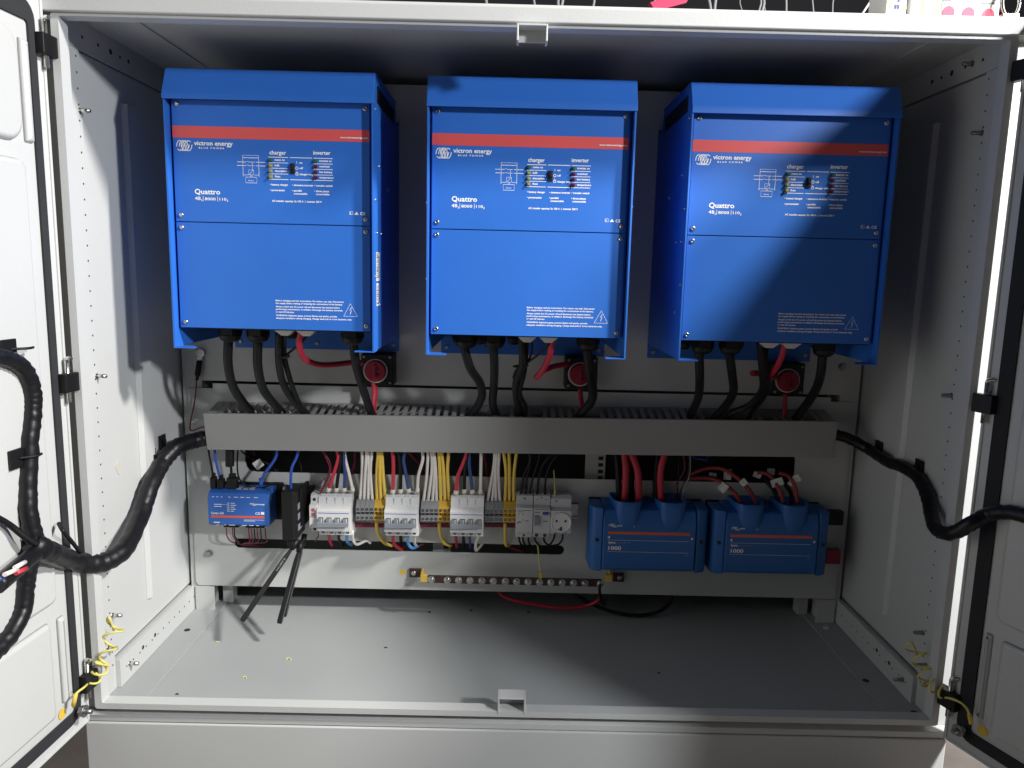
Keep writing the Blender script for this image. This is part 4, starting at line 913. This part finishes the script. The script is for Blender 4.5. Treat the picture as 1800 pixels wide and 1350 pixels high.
wire('battery_cable', 'thick red cable third from left into the left blue busbar box', 'cable', rb([(600, 150), (578, 215), (556, 320), (560, 490)], -44, -50), 7.2, RCAB, B1, 12)
for L, lb in (([(270, 150), (290, 215), (300, 330), (308, 490)], 'leftmost'), ([(380, 150), (382, 260), (378, 350), (385, 490)], 'middle'), ([(545, 150), (540, 230), (528, 340), (530, 490)], 'rightmost')):
    wire('battery_cable', f'{lb} of three thick black cables into the left blue busbar box', 'cable', rb(L, -22, -34), 6.6, RUB, B1, 12)
for k, (L, m_) in enumerate((([(660, 160), (668, 300), (655, 480)], RUB), ([(680, 160), (705, 290), (645, 400), (640, 480)], DRED), ([(725, 160), (728, 300), (690, 400), (665, 480)], RUB), ([(738, 160), (735, 320), (700, 420), (690, 480)], TERM))):
    wire('sense_wire', f'thin {("black", "dark red", "black", "grey")[k]} wire into the left blue busbar box, {ORD[k]} of four', 'wire', rb(L, -40, -46), 1.4, m_, 'thin wires into the left busbar box', 6)
wire('sense_wire', 'thin blue wire looping under the duct above the busbar boxes', 'wire', rb([(740, 180), (765, 225), (800, 232), (835, 240), (848, 205)], -30, -10), 1.6, LAN, None, 6)
for k, (L, lb) in enumerate((([(690, 370), (745, 325), (820, 292), (890, 285), (960, 302), (1040, 360), (1100, 425), (1140, 500)], 'longer arching brick-red cable into the right blue busbar box'),
    ([(690, 365), (750, 350), (840, 348), (905, 362), (960, 395), (1010, 440), (1050, 500)], 'shorter brick-red cable leftmost into the right blue busbar box'),
    ([(1140, 315), (1185, 315), (1235, 345), (1270, 400), (1290, 440), (1306, 500)], 'brick-red cable with folded tag, third into the right blue busbar box'),
    ([(1280, 318), (1325, 330), (1355, 360), (1378, 410), (1392, 500)], 'brick-red cable with curled tag, rightmost into the right blue busbar box'))):
    wire('battery_cable', lb, 'cable', [(1000+a/3.461, 740+b/3.461, y) for (a, b), y in zip(L, [14, 8, 0, -10, -22, -34, -42, -48][8-len(L):])], 4.4, OCAB, B2, 10)
for L, lb in (([(1170, 330), (1215, 380), (1250, 430), (1268, 500)], 'black cable behind the folded-tag cable at the right busbar box'), ([(1290, 350), (1325, 400), (1350, 440), (1356, 500)], 'black cable behind the curled-tag cable at the right busbar box')):
    wire('battery_cable', lb, 'cable', rb(L, 10, -30), 4.6, RUB, B2, 10)
def tag(name, u, v, y, w_, h_, ang, lb, band=None, mark=0):
    p = W(u, v, y); bm = nb(); a = math.radians(ang); ca, sa = math.cos(a), math.sin(a)
    def T(x, yy, z): return Vector((p.x+x*ca-z*sa, p.y+yy, p.z+x*sa+z*ca))
    nx = 6; gr = [[T(-w_/2+w_*i/nx, 1.2*math.sin(i*.9), zz) for i in range(nx+1)] for zz in (-h_/2, h_/2)]
    for off in (0, .5):
        for i in range(nx):
            q = [gr[0][i], gr[0][i+1], gr[1][i+1], gr[1][i]]; bm.faces.new([bm.verts.new(c+Vector((0, off, 0))) for c in q])
    if mark: n0 = len(bm.verts); box(bm, -2.4, 2.4, -1.6, -1.4, -.6, .6, 1); bm.verts.ensure_lookup_table(); [setattr(v, 'co', T(v.co.x, v.co.y, v.co.z)) for v in bm.verts[n0:]]
    props(obj(name, bm, [LABEL, TERM]), lb, 'tag', 'white paper tags on the cables')
tag('cable_tag', 1271, 857, -44, 19, 19, -35, 'square white tag with small mark hanging on the shorter brick-red cable')
tag('cable_tag', 1307, 848, -44, 15, 14, -50, 'white tag wrapped on the longer arching brick-red cable', mark=1)
tag('cable_tag', 1279, 834, -4, 17, 24, 0, 'upright white tag behind the arching brick-red cable', mark=1)
tag('cable_tag', 1253, 834, 4, 16, 7, -6, 'small flat white tag behind the arching brick-red cable', mark=1)
tag('cable_tag', 1331, 835, -6, 18, 12, -18, 'white wrapped tag at the far end of the third brick-red cable', mark=1)
tag('cable_tag', 1355, 829, 6, 17, 14, 0, 'white tag standing behind the third brick-red cable', mark=1)
tag('cable_tag', 1366, 848, -34, 26, 17, 22, 'large folded white tag on the third brick-red cable', mark=1)
tag('cable_tag', 1392, 848, -34, 14, 15, -20, 'white wrapped tag low on the rightmost brick-red cable', mark=1)
tag('cable_tag', 1401, 841, -36, 14, 17, 35, 'curled white tag corner on the rightmost brick-red cable', mark=1)

# ================================================================== earth bar
eb = thing('earth_busbar', 'long brown earth bar with a row of screws on yellow end brackets', 'earth bar', (0, -30, -945))
SLB = -.0155
def eshear(bm):
    for v in bm.verts: v.co.z += .0*(v.co.x)
e0, e1 = W(752, 1017.5, -34), W(1066, 1025, -34)
zb_ = lambda x: e0.z+(e1.z-e0.z)*(x-e0.x)/(e1.x-e0.x)
bm = nb(); box(bm, e0.x, e1.x-10, -36, -31, -8.5, 8.5)
for v in bm.verts: v.co.z += zb_(v.co.x)
bar = obj('bar', bm, BRASS, eb, .8)
US = [758, 786, 806, 826, 847, 867, 888, 908, 928, 948, 968, 988, 1008, 1028, 1055]
for u in US:
    p = W(u, 1019+(u-758)*.0248, -37); bm = nb(); cyl(bm, (p.x, -36.1, p.z), 8, -1.2, 'y', 18); screw(bm, p.x, -37.3, p.z, 5.6); cyl(bm, (p.x, -38, p.z), 4.2, -3.6, 'y', 6, smooth=False)
    obj('bar_screw', bm, STEEL, bar)
for s, u, ux in ((-1, 745, 728), (1, 1070, 1088)):
    p = W(u, 1014, -34); q = W(ux, 1007 if s < 0 else 1015, -4); bm = nb()
    a, b = sorted((p.x-7, p.x+7)); box(bm, a, b, -38, -30, p.z-11, p.z+6)
    a, b = sorted((p.x+s*3, p.x+s*7)); box(bm, a, b, -30, -4, p.z-6, p.z+9)
    obj('bracket', bm, YEL, eb, 1)
    bm = nb(); x0_, x1_ = sorted((q.x-s*14, q.x+s*11)); box(bm, x0_, x1_, -6, -.5, q.z-10, q.z+10); ft = obj('foot', bm, BRASS, eb, 1)
    bm = nb(); screw(bm, q.x+s*1, -6, q.z, 5.5); obj('foot_screw', bm, STEEL, ft)
p = W(708, 1006, -.8); bm = nb(); cyl(bm, (p.x, -.1, p.z), 6.5, -.3, 'y', 20); cyl(bm, (p.x, -.1, p.z), .1, -.2, 'y', 4)
props(obj('earth_sticker', bm, YEL), 'small round yellow earth sticker left of the brown earth bar', 'sticker')
o = wire('earth_wire', 'thin yellow-green wire from the lower slot down to the earth bar', 'wire', [(944, 955, 4), (946, 965, -12), (948, 985, -30), (950, 1004, -38)], 1.9, YGW, None, 8)
bm = nb(); p = W(950, 1011, -39); box(bm, p.x-3.6, p.x+3.6, -41, -38, p.z-7, p.z+7); f = obj('crimp_lug', bm, YEL); l = f.location.copy(); f.parent = o; f.location = l-o.location
wire('earth_cable', 'black cable dropping from the last screw of the earth bar', 'cable', [(1055, 1026, -40), (1054, 1036, -40), (1055, 1048, -36), (1058, 1058, -20), (1064, 1062, 10)], 3.2, RUB, None, 8)
wire('floor_cable', 'red cable sagging below the plate behind the earth bar', 'cable', [(876, 1036, 20), (885, 1048, 16), (925, 1060, 6), (990, 1069, 0), (1030, 1065, 0), (1052, 1055, -6), (1057, 1042, 10)], 4.0, RCAB, None, 10)
wire('floor_cable', 'black cable sagging below the plate right of the red one', 'cable', [(1010, 1045, 25), (1050, 1066, 10), (1100, 1080, 4), (1145, 1079, 6), (1172, 1066, 16), (1186, 1042, 26)], 4.0, RUB, None, 10)
wire('floor_cable', 'dark green wire behind the red cable below the plate', 'cable', [(1035, 1040, 22), (1052, 1052, 14), (1066, 1056, 12), (1076, 1040, 22)], 2.4, GRN, None, 8)

# ================================================================== litter on the cabinet floor
for k, (u, v, sz, lb) in enumerate(((382, 1129, 3, 'tiny yellow cut-off nearest the plate foot on the cabinet floor'), (507, 1159, 6, 'pale yellow cut-off lying mid-left on the cabinet floor'), (430, 1191, 4, 'tiny yellow cut-off nearest the sill on the cabinet floor'))):
    p = WZ(u, v, -1039); bm = nb(); tube(bm, [p+Vector((-sz, 0, 0)), p+Vector((0, sz*.6, 1.2)), p+Vector((sz, -sz*.3, 0))], .9, 6, 3); props(obj('wire_offcut', bm, PYEL), lb, 'offcut', 'yellow wire offcuts on the floor')
p = WZ(1452, 1105, -1038); bm = nb(); loft(bm, [[(p.x+r*math.cos(a), p.y+r*math.sin(a), -1037.4+h) for a in [k*math.pi/8 for k in range(16)]] for r, h in ((6, 0), (6, 4), (3, 4), (3, 0))], 0, True, caps=False)
props(obj('washer', bm, CAP), 'small pale spacer ring on the floor by the right plate foot', 'spacer')
for k, (u, v, lb) in enumerate(((678, 1139, 'dark speck of swarf on the floor left of centre'), (1158, 1184, 'dark crumb of swarf on the floor right of centre'), (311, 1221, 'dark crumb on the floor near the left end of the sill'))):
    p = WZ(u, v, -1039.5); bm = nb(); tube(bm, [p+Vector((-2.5, 0, .4)), p+Vector((0, 2, 1)), p+Vector((2.5, 0, .4))], 1, 5, 2); props(obj('metal_crumb', bm, HOLE), lb, 'debris', 'dark crumbs on the floor')
p = WX(207, 822, -740.2); bm = nb(); pg = [(p.y+8*math.cos(a)*(1+.25*math.sin(3*a)), p.z+12*math.sin(a)*(1+.3*math.cos(5*a))) for a in [k*math.pi/9 for k in range(18)]]
prism(bm, pg, -740, -738.9, 'x'); props(obj('glue_patch', bm, mat('old_glue', (.60, .57, .50), .25, bump=1, bscale=200)), 'whitish patch of old glue on the left wall', 'glue patch')

# ================================================================== things on top of the cabinet and behind
RT0 = 131.3
def rbox(nm, u0, u1, y, h, d, m_, lb, cat):
    a, b = W(u0, 15, y), W(u1, 15, y); bm = nb(); box(bm, a.x, b.x, y, y+d, RT0, RT0+h); return a.x, b.x, props(obj(nm, bm, m_, None, 1.2), lb, cat)
YB = -385
x0, x1_, A = rbox('carton', 1557, 1593, YB, 90, 60, LABEL, 'narrow white carton with yellow and blue print on the roof', 'box')
def sub(par, bm, m_, nm='printed_pattern'):
    f = obj(nm, bm, m_); l = f.location.copy(); f.parent = par; f.location = l-par.location
bm = nb()
for u, v in ((1566, 12), (1590, 14), (1562, 0), (1588, -4)): p = W(u, v, YB); cyl(bm, (p.x, YB-.2, p.z), 3, -.3, 'y', 12)
sub(A, bm, PYEL); bm = nb()
for u, v in ((1574, 12), (1579, 12), (1580, 0)): p = W(u, v, YB); box(bm, p.x-1.5, p.x+1.5, YB-.5, YB-.2, p.z-3, p.z+3)
sub(A, bm, BWIRE)
x0, x1_, A = rbox('carton', 1600, 1654, YB, 100, 70, LABEL, 'white carton with cyan and yellow print on the roof', 'box')
bm = nb(); p, q = W(1629, 10, YB), W(1643, 10, YB); box(bm, p.x, q.x, YB-.5, YB-.2, RT0+2, RT0+95); sub(A, bm, SKYP)
bm = nb(); p, q = W(1645, 10, YB), W(1652, 10, YB); box(bm, p.x, q.x, YB-.5, YB-.2, RT0+2, RT0+95); p, q = W(1620, 10, YB), W(1626, 10, YB); box(bm, p.x, q.x, YB-.5, YB-.2, RT0+2, RT0+40); sub(A, bm, PYEL)
x0, x1_, A = rbox('carton', 1655, 1757, YB, 100, 80, LABEL, 'white carton with three red discs and small print on the roof', 'box')
bm = nb()
for u, v in ((1667, 22), (1702, 24), (1737, 27)): p = W(u, v, YB); cyl(bm, (p.x, YB-.2, p.z), 9.5, -.4, 'y', 28)
sub(A, bm, mat('red_disc_print', (.72, .05, .12), .5), 'red_disc')
bm = nb()
for u, v, wd in ((1667, 1, 15), (1703, 3, 5), (1738, 6, 24)): p = W(u, v, YB); [box(bm, p.x-wd/2+i*2.2, p.x-wd/2+i*2.2+1.5, YB-.5, YB-.2, p.z-1.2, p.z+1.2) for i in range(int(wd/2.2))]
sub(A, bm, TERM, 'fine_print')
c = W(1777, 4, -395); bm = nb(); tube(bm, [c+Vector((13*math.cos(a), 2*math.sin(a), 22*math.sin(a))) for a in [k*math.pi/10 for k in range(21)]], 2.6, 8, 2); box(bm, c.x-12, c.x+12, -400, -388, RT0, RT0+8)
props(obj('lifting_shackle', bm, STEEL), 'steel lifting loop standing on the roof at the right corner', 'lifting eye')
# racking and bits seen over the roof
def rod(u0, v0, u1, v1, y, r, m_, nm, lb, cat, g): wire(nm, lb, cat, [(u0, v0, y), ((u0+u1)/2, (v0+v1)/2, y), (u1, v1, y)], r, m_, g, 8, 2)
rod(1512, 30, 1545, -20, 600, 3, MCBW, 'ceiling_rod', 'pale slanting rod left of the cartons, first of two', 'rod', 'slanting pale rods beyond the roof')
rod(1532, 30, 1566, -20, 600, 3, MCBW, 'ceiling_rod', 'pale slanting rod left of the cartons, the one nearer them', 'rod', 'slanting pale rods beyond the roof')
bm = nb()
P_ = [W(u, v, 300) for u, v in ((1150, 16), (1143, 4), (1168, -4), (1214, -8), (1206, 5), (1172, 14))]; n0 = [bm.verts.new(p) for p in P_]+[bm.verts.new(p+Vector((0, 30, 4))) for p in P_]
bm.faces.new(n0[:6]); bm.faces.new(n0[6:][::-1]); [bm.faces.new((n0[i], n0[(i+1) % 6], n0[6+(i+1) % 6], n0[6+i])) for i in range(6)]
props(obj('pink_film_bundle', bm, PINK), 'crumpled pink plastic film seen over the roof edge', 'plastic film')
bm = nb(); random.seed(5)
for k in range(16):
    u = random.uniform(850, 1500); tube(bm, pts([(u, 30, 520), (u+random.uniform(-8, 8), -5, 540), (u+random.uniform(-20, 20), -40, 560)]), random.uniform(1.4, 4), 6, 3)
props(obj('hanging_cables', bm, TERM), 'tangle of dim cables and hooks beyond the roof edge', 'cables', kind='stuff')
bm = nb(); a, b = W(1220, 20, 700), W(1560, 20, 700); box(bm, a.x, b.x, 700, 740, a.z-20, a.z+4); props(obj('rack_beam', bm, TERM), 'dim grey rack beam beyond the roof edge', 'beam')
